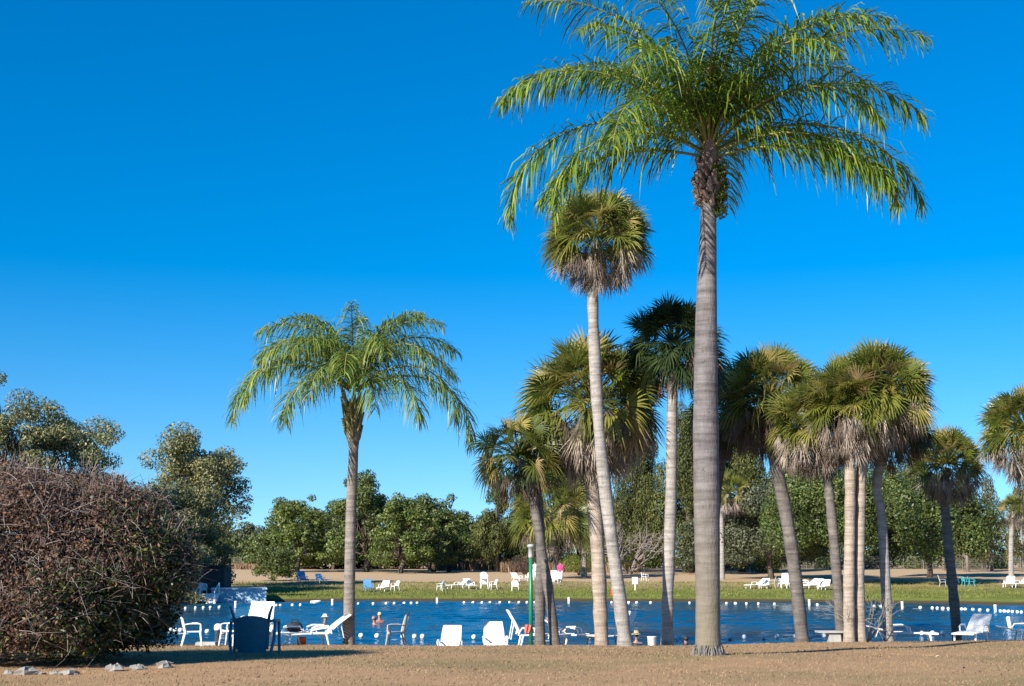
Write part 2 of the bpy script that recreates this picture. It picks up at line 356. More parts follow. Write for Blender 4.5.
def lawn_far():
    n = 60000
    X = (rng.random(n) - .5) * 96; Y = 88 + 24 * rng.random(n) ** 1.4
    s = np.sqrt(((X - PX) / PRX) ** 2 + ((Y - PY) / PRY) ** 2); k = s > .9; X = X[k]; Y = Y[k]; n = len(X)
    Z = gza(X, Y); k = Z > .15; X, Y, Z = X[k], Y[k], Z[k]; n = len(X)
    a = rng.random(n) * 6.28; h = .06 + .12 * rng.random(n) ** 2; wd = .025 + .02 * rng.random(n)
    b = np.stack([X, Y, Z - .01], -1); sdv = np.stack([np.cos(a), np.sin(a), 0 * a], -1) * wd[:, None]
    tip = b.copy(); tip[:, 2] += h; tip[:, 0] += (rng.random(n) - .5) * h
    mb = MB(); mb.addq(np.stack([b - sdv, b + sdv, tip], 1), 3)
    m = leafmat('green_grass_blades', [(0, (0.091, 0.125, 0.023)), (.6, (0.165, 0.185, 0.037)), (1, (0.239, 0.224, 0.074))], .25, .9, .3, .3)
    tag(mb.build('bank_grass', m), 'green grass blades along the far bank of the pond', 'grass', kind='stuff')
lawn_far()

# ------------------------------------------------------------------ foliage helpers
def unit(n, r=rng):
    v = r.normal(size=(n, 3)); return v / np.linalg.norm(v, axis=1)[:, None]
def leaf_quads(mb, P, Nrm, size, r, aspect=2.0, hang=0.0):
    n = len(P); t = unit(n, r)
    if hang: t = t * (1 - hang) + np.array([0, 0, -1.0]) * hang
    t = t - Nrm * (t * Nrm).sum(1)[:, None]; t /= np.linalg.norm(t, axis=1)[:, None] + 1e-9
    b = np.cross(Nrm, t); L = (size * (.6 + .8 * r.random(n)))[:, None] if np.ndim(size) == 0 else size[:, None]
    W = L / aspect
    mb.addq(np.stack([P - t * L * .5, P + b * W * .5 - t * L * .05, P + t * L * .5, P - b * W * .5 - t * L * .05], 1), 4)
def cloud(mb, clumps, per, size, r, aspect=2.0, hang=0, shell=(.45, 1.08), outw=.55):
    for (c, rad) in clumps:
        rad = np.asarray(rad if hasattr(rad, '__len__') else (rad,) * 3, float)
        k = max(8, int(per * (rad[0] * rad[2] + rad[0] * rad[1])))
        d = unit(k, r); rr = shell[0] + (shell[1] - shell[0]) * r.random(k) ** .6
        P = np.asarray(c) + d * rad * rr[:, None]
        N = d * outw + unit(k, r) * (1 - outw); N[:, 2] += .15; N /= np.linalg.norm(N, axis=1)[:, None]
        leaf_quads(mb, P, N, size, r, aspect, hang)
def limb(mb, a, b, r0, r1, r, wob=.12, n=5):
    a, b = np.asarray(a, float), np.asarray(b, float); L = np.linalg.norm(b - a); pts = []
    for i in range(n + 1):
        t = i / n; p = a + (b - a) * t + r.normal(size=3) * wob * L * .25 * math.sin(math.pi * t); p[2] += .08 * L * math.sin(math.pi * t); pts.append(tuple(p))
    mb.tube(pts, [r0 + (r1 - r0) * i / n for i in range(n + 1)], 6)

def tree_at(name, label, cat, px, Y, top_py, wpx, mat, style='oak', seed=1, trunk='bark', size=None, low=.06, group=None, per=None, z0=None):
    """a tree with its crown from the ground point seen at px, top reaching top_py, crown width wpx pixels"""
    r = np.random.default_rng(seed); p = gp(px, Y); H = at(px, top_py, Y).z - p.z; W = wpx / (F / 1.015) * Y / 2
    root = empty(name, p, label, cat, 0, group); cb = MB(); tb = MB()
    size = size or max(.16, Y * .0019)
    if style in ('oak', 'euc', 'droop'):
        zc = H * {'oak': .52, 'droop': .56, 'euc': .57}[style]; rz = H * {'oak': .46, 'droop': .43, 'euc': .43}[style]
        K = {'oak': 78, 'euc': 70, 'droop': 64}[style]; W *= 1.05 if style != 'euc' else 1.12; cl = []
        for i in range(K):
            d = unit(1, r)[0]; az_ = math.atan2(d[1], d[0]); d = d * (1 + .16 * math.sin(2 * az_ + seed) + .12 * math.sin(3 * az_ + 5 * d[2] + 2 * seed))
            if d[2] < -.75: d[2] *= -.5
            if d[2] < 0 and style != 'euc': d[:2] *= .92 / max(.4, math.hypot(d[0], d[1]))
            q = (.55 + .38 * r.random()) if style != 'euc' else (.4 + .56 * r.random())
            c = np.array([d[0] * W * q, d[1] * W * q * .9, zc + d[2] * rz * q])
            if style == 'euc' and d[2] > .62: c[2] -= H * .07; c[:2] *= .9
            if c[2] < H * low: c[2] = H * low + r.random() * H * .1
            rc = W * ((.13 + .19 * r.random() ** 1.3) if style != 'euc' else (.13 + .17 * r.random() ** 1.4))
            if style == 'oak' and i % 5 == 0: c[2] = H * (.13 + .14 * r.random()); c[:2] *= (.55 + .4 * r.random()) * W / max(.3, math.hypot(c[0], c[1]))
            rc = min(rc, H * .17)
            cl.append((c, (rc, rc, rc * (.72 if style != 'droop' else 1.05))))
        cloud(cb, cl, per or ({'oak': 34, 'euc': 34, 'droop': 44}[style] / size ** 1.15), size * 1.1, r, 2.0, .25 if style != 'oak' else 0)
        rt = max(.16, H * .028); fork = H * (.2 if style == 'oak' else .3)
        limb(tb, (0, 0, -.2), (r.normal() * .2, 0, fork), rt * 1.25, rt * .9, r, .05)
        for c, _ in cl[::2 if style != 'euc' else 1]:
            limb(tb, (0, 0, fork * .92), np.asarray(c) * .92, rt * (.36 if style != 'euc' else .24), rt * .05, r, .15)
        if style == 'droop':   # moss-like hanging sprays below the crown
            pass
    elif style == 'plume':      # dense columns of feathery upright plumes
        cl = []
        for i in range(46):
            h = r.random() ** .8; a = r.random() * 6.28; q = (1 - h * .78) * (.35 + .6 * r.random())
            c = (math.cos(a) * W * q, math.sin(a) * W * q, H * (.08 + .82 * h)); rc = W * (.15 + .12 * r.random()) * (1.15 - .5 * h)
            cl.append((c, (rc, rc, rc * 2.0)))
        cloud(cb, cl, per or (80 / size ** 1.1), size * 1.15, r, 3.4, .6)
        limb(tb, (0, 0, -.2), (0, 0, H * .92), H * .025, .04, r, .02)
    elif style == 'casu':       # thin feathery see-through
        cl = []
        for i in range(60):
            h = r.random(); a = r.random() * 6.28; q = (1 - h * .8) * (.3 + .7 * r.random())
            c = (math.cos(a) * W * q, math.sin(a) * W * q, H * (.12 + .84 * h)); rc = W * (.14 + .1 * r.random())
            cl.append((c, (rc, rc, rc * 1.7)))
        cloud(cb, cl, per or (26 / size ** 1.1), size * 1.4, r, 4, .7, (.1, 1.1), .2)
        limb(tb, (0, 0, -.2), (0, 0, H * .97), H * .018, .03, r, .02)
        for c, _ in cl[::3]: limb(tb, (0, 0, c[2] * .85), c, .05, .015, r, .1)
    tb.build('trunk', trunk, root, True); cb.build('crown', mat, root)
    return root

def shrub_at(name, label, cat, px, Y, w, h, mat, seed, size=.12, per=220, twigs=0):
    r = np.random.default_rng(seed); p = gp(px, Y); root = empty(name, p, label, cat)
    cb = MB(); cl = []
    for i in range(22):
        d = unit(1, r)[0]; c = (d[0] * w * .36, d[1] * w * .3, h * .5 + d[2] * h * .3); cl.append((c, (w * .17, w * .17, h * .22)))
    cloud(cb, cl, per, size, r); cb.build('leaves', mat, root)
    sb = MB()
    for i in range(9): limb(sb, (r.normal() * .08, r.normal() * .08, -.05), (r.normal() * w * .22, r.normal() * w * .2, h * .7), .03, .01, r)
    sb.build('stem', 'bark', root); return root

litter()
# ------------------------------------------------------------------ palms
def fan_leaf(mb, base, d, pet, Rr, r, droop=.35, fold=.2, nseg=30, spread=125, sag=.15):
    d = Vector(d).normalized(); down = Vector((0, 0, -1))
    pts = [base + d * pet * t + down * sag * pet * t * t for t in (0, .35, .7, 1)]
    H = pts[-1]; a = (pts[-1] - pts[-2]).normalized()
    u = a.cross(Vector((0, 0, 1)))
    if u.length < .1: u = Vector((math.cos(r.random() * 6), math.sin(r.random() * 6), 0))
    u.normalize(); n = u.cross(a); tw = r.normal() * .95
    u, n = u * math.cos(tw) + n * math.sin(tw), n * math.cos(tw) - u * math.sin(tw)
    sd = u * .022
    vs = [p + s * sd for p in pts for s in (-1, 1)]; mb.add(vs, [(2 * i, 2 * i + 1, 2 * i + 3, 2 * i + 2) for i in range(3)])
    vs = [H]; fs = []; dp = R(spread * 2 / nseg)
    for k in range(nseg):
        ph = R(-spread) + dp * (k + .5) + r.normal() * .03; Lk = Rr * (.72 + .28 * math.cos(ph * .6)) * (.9 + .2 * r.random())
        dv = (a * math.cos(ph) + u * math.sin(ph) + n * (abs(math.sin(ph)) * fold + r.normal() * .05)).normalized()
        sv_ = (u * math.cos(ph) - a * math.sin(ph)); sv_ = (sv_ - dv * sv_.dot(dv)).normalized()
        dr = droop * (.7 + .6 * r.random())
        def P(t, w): return H + dv * Lk * t + down * (dr * Lk * t ** 2.4) + sv_ * w
        wv = Rr * .42 * dp * .46; o = len(vs)
        vs += [P(.42, -wv), P(.42, wv), P(.75, -wv * .6), P(.75, wv * .6), P(1.0, 0)]
        fs += [(0, o, o + 1), (o, o + 2, o + 3, o + 1), (o + 2, o + 4, o + 3)]
    mb.add(vs, fs)

def smooth_path(pts, n=14):
    pts = [Vector(p) for p in pts]
    if len(pts) == 2: return [pts[0].lerp(pts[1], i / n) for i in range(n + 1)]
    out = []; m = len(pts) - 1
    for i in range(m):
        p0 = pts[max(i - 1, 0)]; p1 = pts[i]; p2 = pts[i + 1]; p3 = pts[min(i + 2, m)]
        for k in range(n // m + 1):
            t = k / (n // m + 1)
            out.append(.5 * ((2 * p1) + (p2 - p0) * t + (2 * p0 - 5 * p1 + 4 * p2 - p3) * t * t + (3 * p1 - p0 - 3 * p2 + p3) * t ** 3))
    return out + [pts[-1]]

def sabal(label, Y, base_px, path, wpx, crown_c, crown_r, skirt=.5, seed=1, trunk='sabal_pale', leaf='sabal', dead='skirt', nleaf=46, up=-.35, boots=0, dz=0.0, squash=1.0):
    r = np.random.default_rng(seed)
    b = gp(base_px, Y); root = empty('sabal_palm', b, label, 'palm tree')
    k = Y / (F / 1.01); cc = at(*crown_c, Y) - b; RR = crown_r * k
    pts = [Vector((0, 0, -.25))] + [at(x, y, Y) - b for x, y in path] + [cc + Vector((0, 0, -RR * .1))]
    sp = smooth_path(pts, 22); w0 = wpx[0] * k / 2; w1 = wpx[1] * k / 2; n = len(sp)
    rad = [(w0 + (w1 - w0) * (i / (n - 1))) * (1 + .05 * r.normal()) for i in range(n)]; rad[0] *= 1.3; rad[1] *= 1.12
    tb = MB(); tb.tube(sp, rad, 14); tb.build('trunk', trunk, root, True)
    cb = MB(); ga = 2.39996
    nleaf = int(nleaf * 2.5)
    for i in range(nleaf):
        t = (i + .5) / nleaf; sz = 1 - t * (1 - up); az = i * ga + r.normal() * .25
        sz = max(min(sz + r.normal() * .05, .98), -.8); c = math.sqrt(1 - sz * sz)
        d = (c * math.cos(az), c * math.sin(az), sz * squash); q = .9 + .25 * r.random()
        fan_leaf(cb, cc + Vector(d) * RR * .06, d, RR * .60 * q, RR * .41 * q, r, (.06 if sz > .5 else .18) + .28 * r.random() + (.3 if sz < 0 else 0), .3, 22, 112, .1 + .16 * (sz < .2))
    cb.build('crown', leaf, root)
    db = MB(); nd = int(skirt * 150)
    for i in range(nd):
        az = i * ga + r.normal() * .3; t = r.random(); o = Vector((math.cos(az), math.sin(az), 0)); ro = RR * (.16 + .60 * (1 - t) ** .8 + .1 * r.random()); zo = -RR * (.22 + .48 * t + .06 * r.normal())
        p = cc + o * ro + Vector((0, 0, zo)); a = cc + Vector((0, 0, zo * .6 - RR * .05)); sdv = o.cross(Vector((0, 0, 1))) * .016
        m_ = a.lerp(p, .6) + Vector((0, 0, RR * .07)); db.add([a - sdv, a + sdv, m_ - sdv, m_ + sdv, p - sdv, p + sdv], [(0, 1, 3, 2), (2, 3, 5, 4)])
        dd = o * (.02 + .22 * r.random()) + Vector((r.normal() * .13, r.normal() * .13, -1))
        fan_leaf(db, p, dd, RR * .03, RR * (.28 + .2 * r.random()), r, .05, 1.0 * r.normal(), 10, 12 + 24 * r.random(), .0)
    if nd: db.build('dead_skirt', dead, root)
    if boots:
        bb = MB()
        for i in range(boots):
            t = i / boots; p = cc + Vector((0, 0, -RR * (.1 + .55 * t))); az = i * ga
            o = Vector((math.cos(az), math.sin(az), 0)); q = w1 * .9
            bb.tube([p + o * q * .7, p + o * (q + .1) + Vector((0, 0, .14)), p + o * (q + .2) + Vector((0, 0, .36))], [.06, .05, .03], 5)
        bb.build('leaf_bases', 'boots', root)
    return root

def queen_frond(base, az, el0, L, droop, r, nl=62, ll=.62, wl=.04, power=1.35, twist=0):
    """one feather frond: a rachis with drooping leaflets in several planes"""
    rb = MB(); lb = MB(); n = 26; p = Vector(base); pts = [p.copy()]; tans = []
    side = az
    for i in range(n):
        t = i / n; el = el0 - droop * t ** power; a = side + twist * t
        tv = Vector((math.cos(el) * math.cos(a), math.cos(el) * math.sin(a), math.sin(el))); tans.append(tv); p = p + tv * (L / n); pts.append(p.copy())
    tans.append(tans[-1])
    rb.tube(pts, [.035 * (1 - .85 * i / n) + .003 for i in range(n + 1)], 6)
    down = Vector((0, 0, -1)); V = []
    for j in range(nl):
        t = .12 + .88 * (j + r.random() * .7) / nl; f = min(t * n, n - .001); i = int(f); P = pts[i].lerp(pts[i + 1], f - i); tv = tans[i]
        u = tv.cross(Vector((0, 0, 1)))
        if u.length < .08: u = Vector((-math.sin(az), math.cos(az), 0))
        u.normalize(); nn = u.cross(tv)
        env = min(1, .45 + t * 2.2) * (1 - max(0, t - .72) * 2.3)
        for s in (-1, 1):
            l = ll * env * (.75 + .45 * r.random()); pl = r.choice([-.35, .1, .65]) + r.normal() * .3
            dv = (u * s * .8 + tv * (.45 + .25 * t + .15 * r.normal()) + nn * pl).normalized()
            g = .7 + .7 * r.random()
            q0 = P; q1 = P + dv * l * .35 + down * l * .06 * g; q2 = P + dv * l * .66 + down * l * .27 * g; q3 = P + dv * l * .86 + down * l * .62 * g
            wv = dv.cross(down)
            wv = wv.normalized() if wv.length > .05 else u
            wv = (wv + nn * r.normal() * .5 + tv * r.normal() * .5).normalized(); w_ = wl * (.75 + .5 * r.random()) * .5
            V.append([q0 - wv * w_ * .6, q0 + wv * w_ * .6, q1 + wv * w_, q1 - wv * w_, q2 + wv * w_ * .85, q2 - wv * w_ * .85, q3])
    A = np.array([[tuple(v) for v in q] for q in V]); m = len(A); o = lb.n
    lb.v.append(A.reshape(-1, 3)); lb.n += m * 7
    for k in range(m):
        b = o + k * 7; lb.f += [(b, b + 1, b + 2, b + 3), (b + 3, b + 2, b + 4, b + 5), (b + 5, b + 4, b + 6)]
    return rb, lb

def queen(label, Y, base_px, path, widths, fronds, leafm, trunkm, seed, ll, wl, nl, boots=True, pivot_dz=0):
    r = np.random.default_rng(seed); b = gp(base_px, Y); root = empty('queen_palm', b, label, 'palm tree')
    k = Y / (F / 1.01)
    pts = [Vector((0, 0, -.3))] + [at(x, y, Y) - b for x, y in path]
    sp = smooth_path(pts, 40); n = len(sp); zz = [q.z for q in sp]
    wz = [(at(base_px, y, Y).z - b.z) for y, _ in widths]; wv = [w_ * k / 2 for _, w_ in widths]
    order = np.argsort(wz); wz = np.array(wz)[order]; wv = np.array(wv)[order]
    tb = MB(); tb.tube(sp, [float(np.interp(z, wz, wv)) * (1 + .012 * r.normal()) for z in zz], 24); tb.build('trunk', trunkm, root, True)
    top = sp[-1]
    for (az, el, L, dr, *rest) in fronds:
        off = Vector((math.cos(R(az)), math.sin(R(az)), 0)) * .1
        st = top + off + Vector((0, 0, (.25 + .5 * (el / 90)) if boots else .1 + .5 * el / 90))
        rb, lb = queen_frond(st, R(az) + r.normal() * .05, R(el), L, R(dr), r, nl, ll, wl, 1.3, rest[0] if rest else r.normal() * .15)
        fo = lb.build('frond', leafm, root); rb.build('rachis', 'rachis', fo, True)
    return root, top, r

# big queen palm
big, top, r = queen('tall queen palm with thick ringed grey trunk in the foreground', 30, 708,
    [(708, 640), (707.5, 560), (706, 450), (706, 330), (708, 230), (709, 165)],
    [(665, 33), (655, 28), (640, 24.5), (600, 23.5), (520, 25), (430, 26), (340, 23), (270, 19.5), (205, 16), (160, 15)],
    [(180, 34, 6.3, 132, .1), (186, 52, 6.0, 108, .12), (165, 64, 6.2, 118), (178, 78, 6.2, 100), (2, 74, 6.2, 95), (350, 62, 6.2, 92), (95, 62, 6.0, 100), (265, 66, 5.8, 105), (200, 24, 5.0, 118, -.25), (150, 68, 5.2, 100), (178, 12, 4.4, 70, .1), (120, 70, 5.6, 85), (60, 64, 5.6, 95), (240, 72, 5.2, 95), (300, 74, 5.4, 90),
     (0, 30, 6.0, 112, -.1), (-8, 48, 5.9, 98), (14, 62, 5.9, 90), (-25, 20, 5.2, 100, .3), (25, 34, 4.9, 85), (-12, 10, 4.6, 62),
     (90, 78, 5.0, 85), (60, 72, 5.2, 110), (120, 55, 5.0, 100), (270, 75, 4.8, 100), (240, 56, 4.9, 115), (300, 58, 5.0, 110),
     (215, 68, 5.1, 105), (335, 70, 5.1, 95), (75, 40, 4.6, 110), (225, 36, 4.8, 118, .3), (322, 44, 4.9, 112), (315, 82, 4.8, 70)],
    'queen', 'queen_trunk', 11, .92, .038, 112)
big.location = gp(708, 25); big.scale = (25 / 30,) * 3
bb = MB()
for i in range(46):
    t = i / 46; az = i * 2.4; o = Vector((math.cos(az), math.sin(az), 0)); rr = .22 + .13 * math.sin(math.pi * min(1, t * 1.15 + .05))
    p = top + Vector((0, 0, -.95 + 1.15 * t)); s_ = .06 + .05 * r.random()
    bb.tube([p, p + o * rr * .8 + Vector((0, 0, .02)), p + o * (rr + .05 + .05 * r.random()) + Vector((0, 0, .16 + .12 * r.random()))], [s_ * 1.5, s_ * 1.2, s_ * .45], 6)
for i in range(160):
    az = r.random() * 6.28; z = -.95 + 1.0 * r.random(); rr = .3 + .1 * r.random(); p = top + Vector((math.cos(az) * rr * .8, math.sin(az) * rr * .8, z))
    bb.tube([p, p + Vector((math.cos(az) * .12, math.sin(az) * .12, -.05 + .1 * r.normal()))], [.012, .004], 4)
bb.build('leaf_bases', 'boots', big)
rf = MB()
for i in range(230):
    az = r.random() * 6.283; o = Vector((math.cos(az), math.sin(az), 0)); h_ = .02 + .24 * r.random() ** 2; q = .318 + .02 * r.random(); az2 = az + r.normal() * .12; o2 = Vector((math.cos(az2), math.sin(az2), 0))
    rf.tube([o * (q - .03) + Vector((0, 0, h_)), o2 * (q + .02) + Vector((0, 0, h_ * .5)), o2 * (q + .04 + .05 * r.random()) + Vector((0, 0, -.06))], [.005, .013, .012], 5)
rf.build('root_collar', 'rootgrey', big, True)
sh = MB(); sh.tube([top + Vector((0, 0, -.2)), top + Vector((.02, 0, .45)), top + Vector((.03, 0, 1.5)), top + Vector((.05, 0, 2.6))], [.24, .2, .09, .03], 10); sh.build('leaf_sheath', 'boots', big, True)
fb = MB(); cl = [(tuple(top + Vector((.22 + .06 * r.normal(), -.22, -.3 + .28 * r.normal()))), .17) for i in range(9)]
cloud(fb, cl, 4200, .09, r, 3, .4); fb.build('fern', 'fern', big)

# smaller queen palm by the left chairs
q2, top, r = queen('queen palm with slender trunk standing beside the white loungers at left', 38.6, 349,
    [(349, 630), (350, 560), (351.5, 500), (353.5, 450), (353, 405)],
    [(655, 14), (640, 12), (600, 11), (500, 10.5), (450, 9.5), (430, 14), (405, 12)],
    [(180, 40, 4.7, 138, .05), (196, 46, 4.2, 140, .1), (2, 30, 4.9, 138), (-14, 38, 4.4, 140), (172, 66, 3.9, 122), (188, 74, 3.7, 112), (160, 58, 3.8, 118), (8, 66, 3.8, 115), (-12, 74, 3.7, 105), (20, 56, 3.7, 118),
     (90, 82, 2.8, 60), (270, 82, 2.7, 65), (180, 82, 3.2, 95), (0, 82, 3.2, 90), (240, 66, 3.3, 130), (300, 66, 3.3, 130), (250, 42, 3.0, 135), (292, 34, 2.9, 135), (270, 55, 3.1, 140), (120, 68, 3.5, 100), (60, 68, 3.5, 100), (140, 78, 3.5, 80), (40, 78, 3.5, 80), (330, 60, 3.5, 125), (318, 28, 3.3, 125), (222, 26, 3.3, 125), (215, 62, 3.5, 125)],
    'queen_b', 'queen_trunk_b', 5, .78, .031, 98)
bb = MB()
for i in range(26):
    t = i / 26; az = i * 2.4; o = Vector((math.cos(az), math.sin(az), 0)); p = top + Vector((0, 0, -1.25 + 1.3 * t)) + o * (.14 + .1 * t)
    bb.tube([p - o * .1, p + Vector((0, 0, .25)) + o * .05, p + Vector((0, 0, .65)) + o * (.16)], [.07, .06, .03], 6)
bb.build('leaf_sheath', 'shaft', q2)

# sabal palms (nearest group at the crest of the bank)
sabal('tallest sabal palm with round crown and bare pale leaning trunk', 38, 626, [(620, 600), (609, 520), (600, 440), (595, 360), (593, 290)], (14, 10), (598, 236), 55, 1.0, 21, 'sabal_pale', up=-.2, nleaf=60, squash=.82)
sabal('sabal palm with shaggy brown skirt and straight tan trunk left of the tallest palm', 41, 602, [(600, 600), (597, 540), (592, 480), (589, 440)], (14, 13), (591, 402), 72, 1.7, 22, 'sabal_tan', nleaf=58, up=-.2, boots=20)
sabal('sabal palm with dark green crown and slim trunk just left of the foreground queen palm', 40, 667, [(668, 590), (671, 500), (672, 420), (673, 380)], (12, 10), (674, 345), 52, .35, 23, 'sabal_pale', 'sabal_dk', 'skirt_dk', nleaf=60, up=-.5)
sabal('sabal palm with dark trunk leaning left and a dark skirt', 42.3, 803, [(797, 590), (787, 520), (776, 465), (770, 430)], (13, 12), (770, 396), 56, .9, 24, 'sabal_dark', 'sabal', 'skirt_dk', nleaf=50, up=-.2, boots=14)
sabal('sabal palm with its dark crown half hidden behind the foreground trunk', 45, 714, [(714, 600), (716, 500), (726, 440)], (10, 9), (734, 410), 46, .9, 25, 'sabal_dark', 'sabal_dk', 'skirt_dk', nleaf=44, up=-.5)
sabal('sabal palm with slim dark trunk and hanging pale skirt at the left of the cluster', 39.8, 842, [(838, 590), (832, 520), (826, 470)], (10, 9), (815, 424), 49, 1.5, 26, 'sabal_dark', nleaf=50, up=-.1)
sabal('sabal palm with straight tan trunk in the middle of the cluster', 38.7, 849, [(849, 590), (850, 520), (850, 470)], (11, 11), (848, 406), 52, 1.5, 27, 'sabal_tan', nleaf=54, up=-.1)
sabal('sabal palm with straight grey tan trunk and the highest crown of the cluster', 38.9, 861, [(859, 590), (860, 520), (863, 460)], (11, 10), (877, 392), 55, 1.5, 28, 'sabal_tan', nleaf=60, up=-.25)
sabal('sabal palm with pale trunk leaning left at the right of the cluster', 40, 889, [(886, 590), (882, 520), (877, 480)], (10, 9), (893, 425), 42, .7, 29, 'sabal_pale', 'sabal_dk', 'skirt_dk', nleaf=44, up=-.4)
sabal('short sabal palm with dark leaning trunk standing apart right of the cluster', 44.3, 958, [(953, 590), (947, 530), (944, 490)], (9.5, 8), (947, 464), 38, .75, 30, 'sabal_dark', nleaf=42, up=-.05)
sabal('sabal palm cut off by the right edge of the photo', 39, 1034, [(1033, 590), (1030, 520), (1028, 470)], (13, 11), (1027, 430), 48, 1.0, 31, 'sabal_tan', nleaf=52, up=-.2)
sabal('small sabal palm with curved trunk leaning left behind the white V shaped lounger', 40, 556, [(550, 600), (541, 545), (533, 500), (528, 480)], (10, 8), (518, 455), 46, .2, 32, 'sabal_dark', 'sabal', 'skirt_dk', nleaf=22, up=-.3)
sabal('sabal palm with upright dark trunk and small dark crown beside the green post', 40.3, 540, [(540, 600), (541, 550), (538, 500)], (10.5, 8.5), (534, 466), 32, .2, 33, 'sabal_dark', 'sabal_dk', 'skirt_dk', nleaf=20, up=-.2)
sabal('far leafy sabal palm with low bright crown between the green post and tan trunk', 122, 556, [(556, 560), (554, 535)], (5, 4.5), (552, 514), 44, .25, 37, 'sabal_dark', nleaf=34, up=-.35)
sabal('far small palm with thin trunk and hanging brown fronds right of the foreground trunk', 120, 722, [(722, 540), (722, 510)], (5, 4), (728, 492), 24, .5, 34, 'sabal_pale', nleaf=26, up=-.1)
sabal('far small palm with thin pale trunk on the lawn near the right edge', 128, 1011, [(1011, 545), (1012, 525)], (5, 4), (1014, 510), 17, .5, 35, 'sabal_pale', nleaf=24, up=-.1)
sabal('far small palm with short pale trunk seen left of the tan trunk', 128, 584, [(584, 545), (584, 525)], (6, 5), (584, 512), 24, .5, 36, 'sabal_tan', 'sabal_dk', nleaf=26, up=-.1)

# ------------------------------------------------------------------ trees round the far lawn
T = tree_at
T('eucalyptus', 'eucalyptus cut off by the left edge of the photo', 'tree', -4, 82, 356, 90, 'euc', 'euc', 141, per=None)
T('eucalyptus', 'eucalyptus with open crown rising behind the brown bush', 'tree', 60, 84, 366, 124, 'euc', 'euc', 142)
T('eucalyptus', 'eucalyptus standing behind the dark shed with crown reaching low', 'tree', 188, 100, 410, 112, 'euc', 'euc', 43, low=.2)
T('eucalyptus', 'eucalyptus hidden mostly behind the brown bush', 'tree', 150, 92, 466, 120, 'euc', 'euc', 44, low=.1)
T('small_tree', 'low bushy olive tree overhanging the dark shed', 'tree', 203, 97.5, 512, 58, 'euc', 'oak', 38, size=.18)
T('small_tree', 'bushy tree mostly hidden behind the lower right of the brown bush', 'tree', 160, 86, 505, 80, 'euc', 'oak', 39, size=.18)
T('small_tree', 'small dark low branching tree alone on the lawn beside the shed', 'tree', 274, 116, 540, 42, 'oak', 'oak', 45, low=.3, size=.18)
T('oak_tree', 'light green tree of uneven outline at the left of the far oaks', 'tree', 297, 150, 489, 62, 'oak_lt', 'oak', 46)
T('oak_tree', 'low grey green tree farthest left in the back row', 'tree', 243, 185, 524, 50, 'oak_gray', 'oak', 47)
T('oak_tree', 'low tree between the shed and the small dark tree', 'tree', 215, 190, 530, 44, 'oak_gray', 'oak', 48)
T('oak_tree', 'broad oak right behind the slender queen palm trunk', 'tree', 366, 150, 477, 84, 'oak', 'oak', 49)
T('oak_tree', 'wide spreading oak with a thick pale trunk on the far lawn', 'tree', 400, 142, 492, 60, 'oak_lt', 'oak', 50, low=.2)
T('oak_tree', 'rounded oak right of the thick trunked oak', 'tree', 433, 150, 489, 60, 'oak', 'oak', 51)
T('oak_tree', 'low dark oak ending the left row beside the open sky gap', 'tree', 462, 165, 525, 40, 'oak', 'oak', 52)
T('oak_tree', 'low oak between the light green tree and the broad oak', 'tree', 333, 165, 517, 46, 'oak', 'oak', 53)
for i, (px, py, w_, mt, l) in enumerate([(280, 522, 60, 'oak', 'back row oak filling the gap left of the light green tree'), (318, 508, 56, 'oak_gray', 'pale back row oak right of the light green tree'), (350, 500, 60, 'oak', 'back row oak behind the slender queen palm trunk'), (418, 500, 60, 'oak', 'dark back row oak behind the thick trunked oak'), (452, 512, 56, 'oak', 'back row oak beside the open sky gap'), (478, 520, 40, 'oak_gray', 'small back row oak at the left foot of the tall wood')]):
    T('oak_tree', l, 'tree', px, 172, py, w_ * 1.15, mt, 'oak', 110 + i, low=.03)
T('feathery_tree', 'feathery evergreen at the left of the tall wood', 'tree', 497, 150, 470, 60, 'cedar', 'plume', 54)
T('feathery_tree', 'dark feathery evergreen behind the small leaning palm', 'tree', 535, 152, 440, 80, 'oak', 'plume', 55)
T('feathery_tree', 'feathery evergreen behind the shaggy skirted palm', 'tree', 580, 156, 425, 90, 'cedar', 'plume', 56)
T('feathery_tree', 'tall feathery evergreen left of the dark crowned palm trunk', 'tree', 636, 150, 402, 100, 'cedar', 'plume', 57)
T('feathery_tree', 'tallest feathery evergreen right of the dark crowned palm trunk', 'tree', 690, 146, 392, 110, 'cedar', 'plume', 58)
T('feathery_tree', 'feathery evergreen seen right of the foreground trunk', 'tree', 742, 150, 410, 100, 'cedar', 'plume', 59)
T('feathery_tree', 'feathery evergreen behind the left leaning dark trunked palm', 'tree', 795, 160, 440, 90, 'cedar', 'plume', 60)
T('oak_tree', 'broad oak with hanging grey green branches left of the palm cluster', 'tree', 772, 122, 485, 120, 'oak_gray', 'droop', 61, low=.1)
T('oak_tree', 'wide oak with low hanging branches behind the palm cluster', 'tree', 858, 109, 462, 205, 'oak', 'droop', 62, low=.13)
T('oak_tree', 'oak with hanging branches right of the palm cluster', 'tree', 930, 128, 478, 110, 'oak', 'droop', 63, low=.12)
T('oak_tree', 'dark oak filling the gap behind the foreground trunk', 'tree', 716, 140, 505, 60, 'oak_gray', 'oak', 64)
T('casuarina', 'thin feathery casuarina right of the short palm', 'tree', 968, 150, 470, 44, 'casu', 'casu', 65, trunk='bark_pale')
T('casuarina', 'thin feathery casuarina with brownish tips left of the far palm', 'tree', 992, 154, 476, 44, 'casu', 'casu', 66, trunk='bark_pale')
T('casuarina', 'thin casuarina nearest the right edge', 'tree', 1024, 150, 482, 46, 'casu', 'casu', 67, trunk='bark_pale')
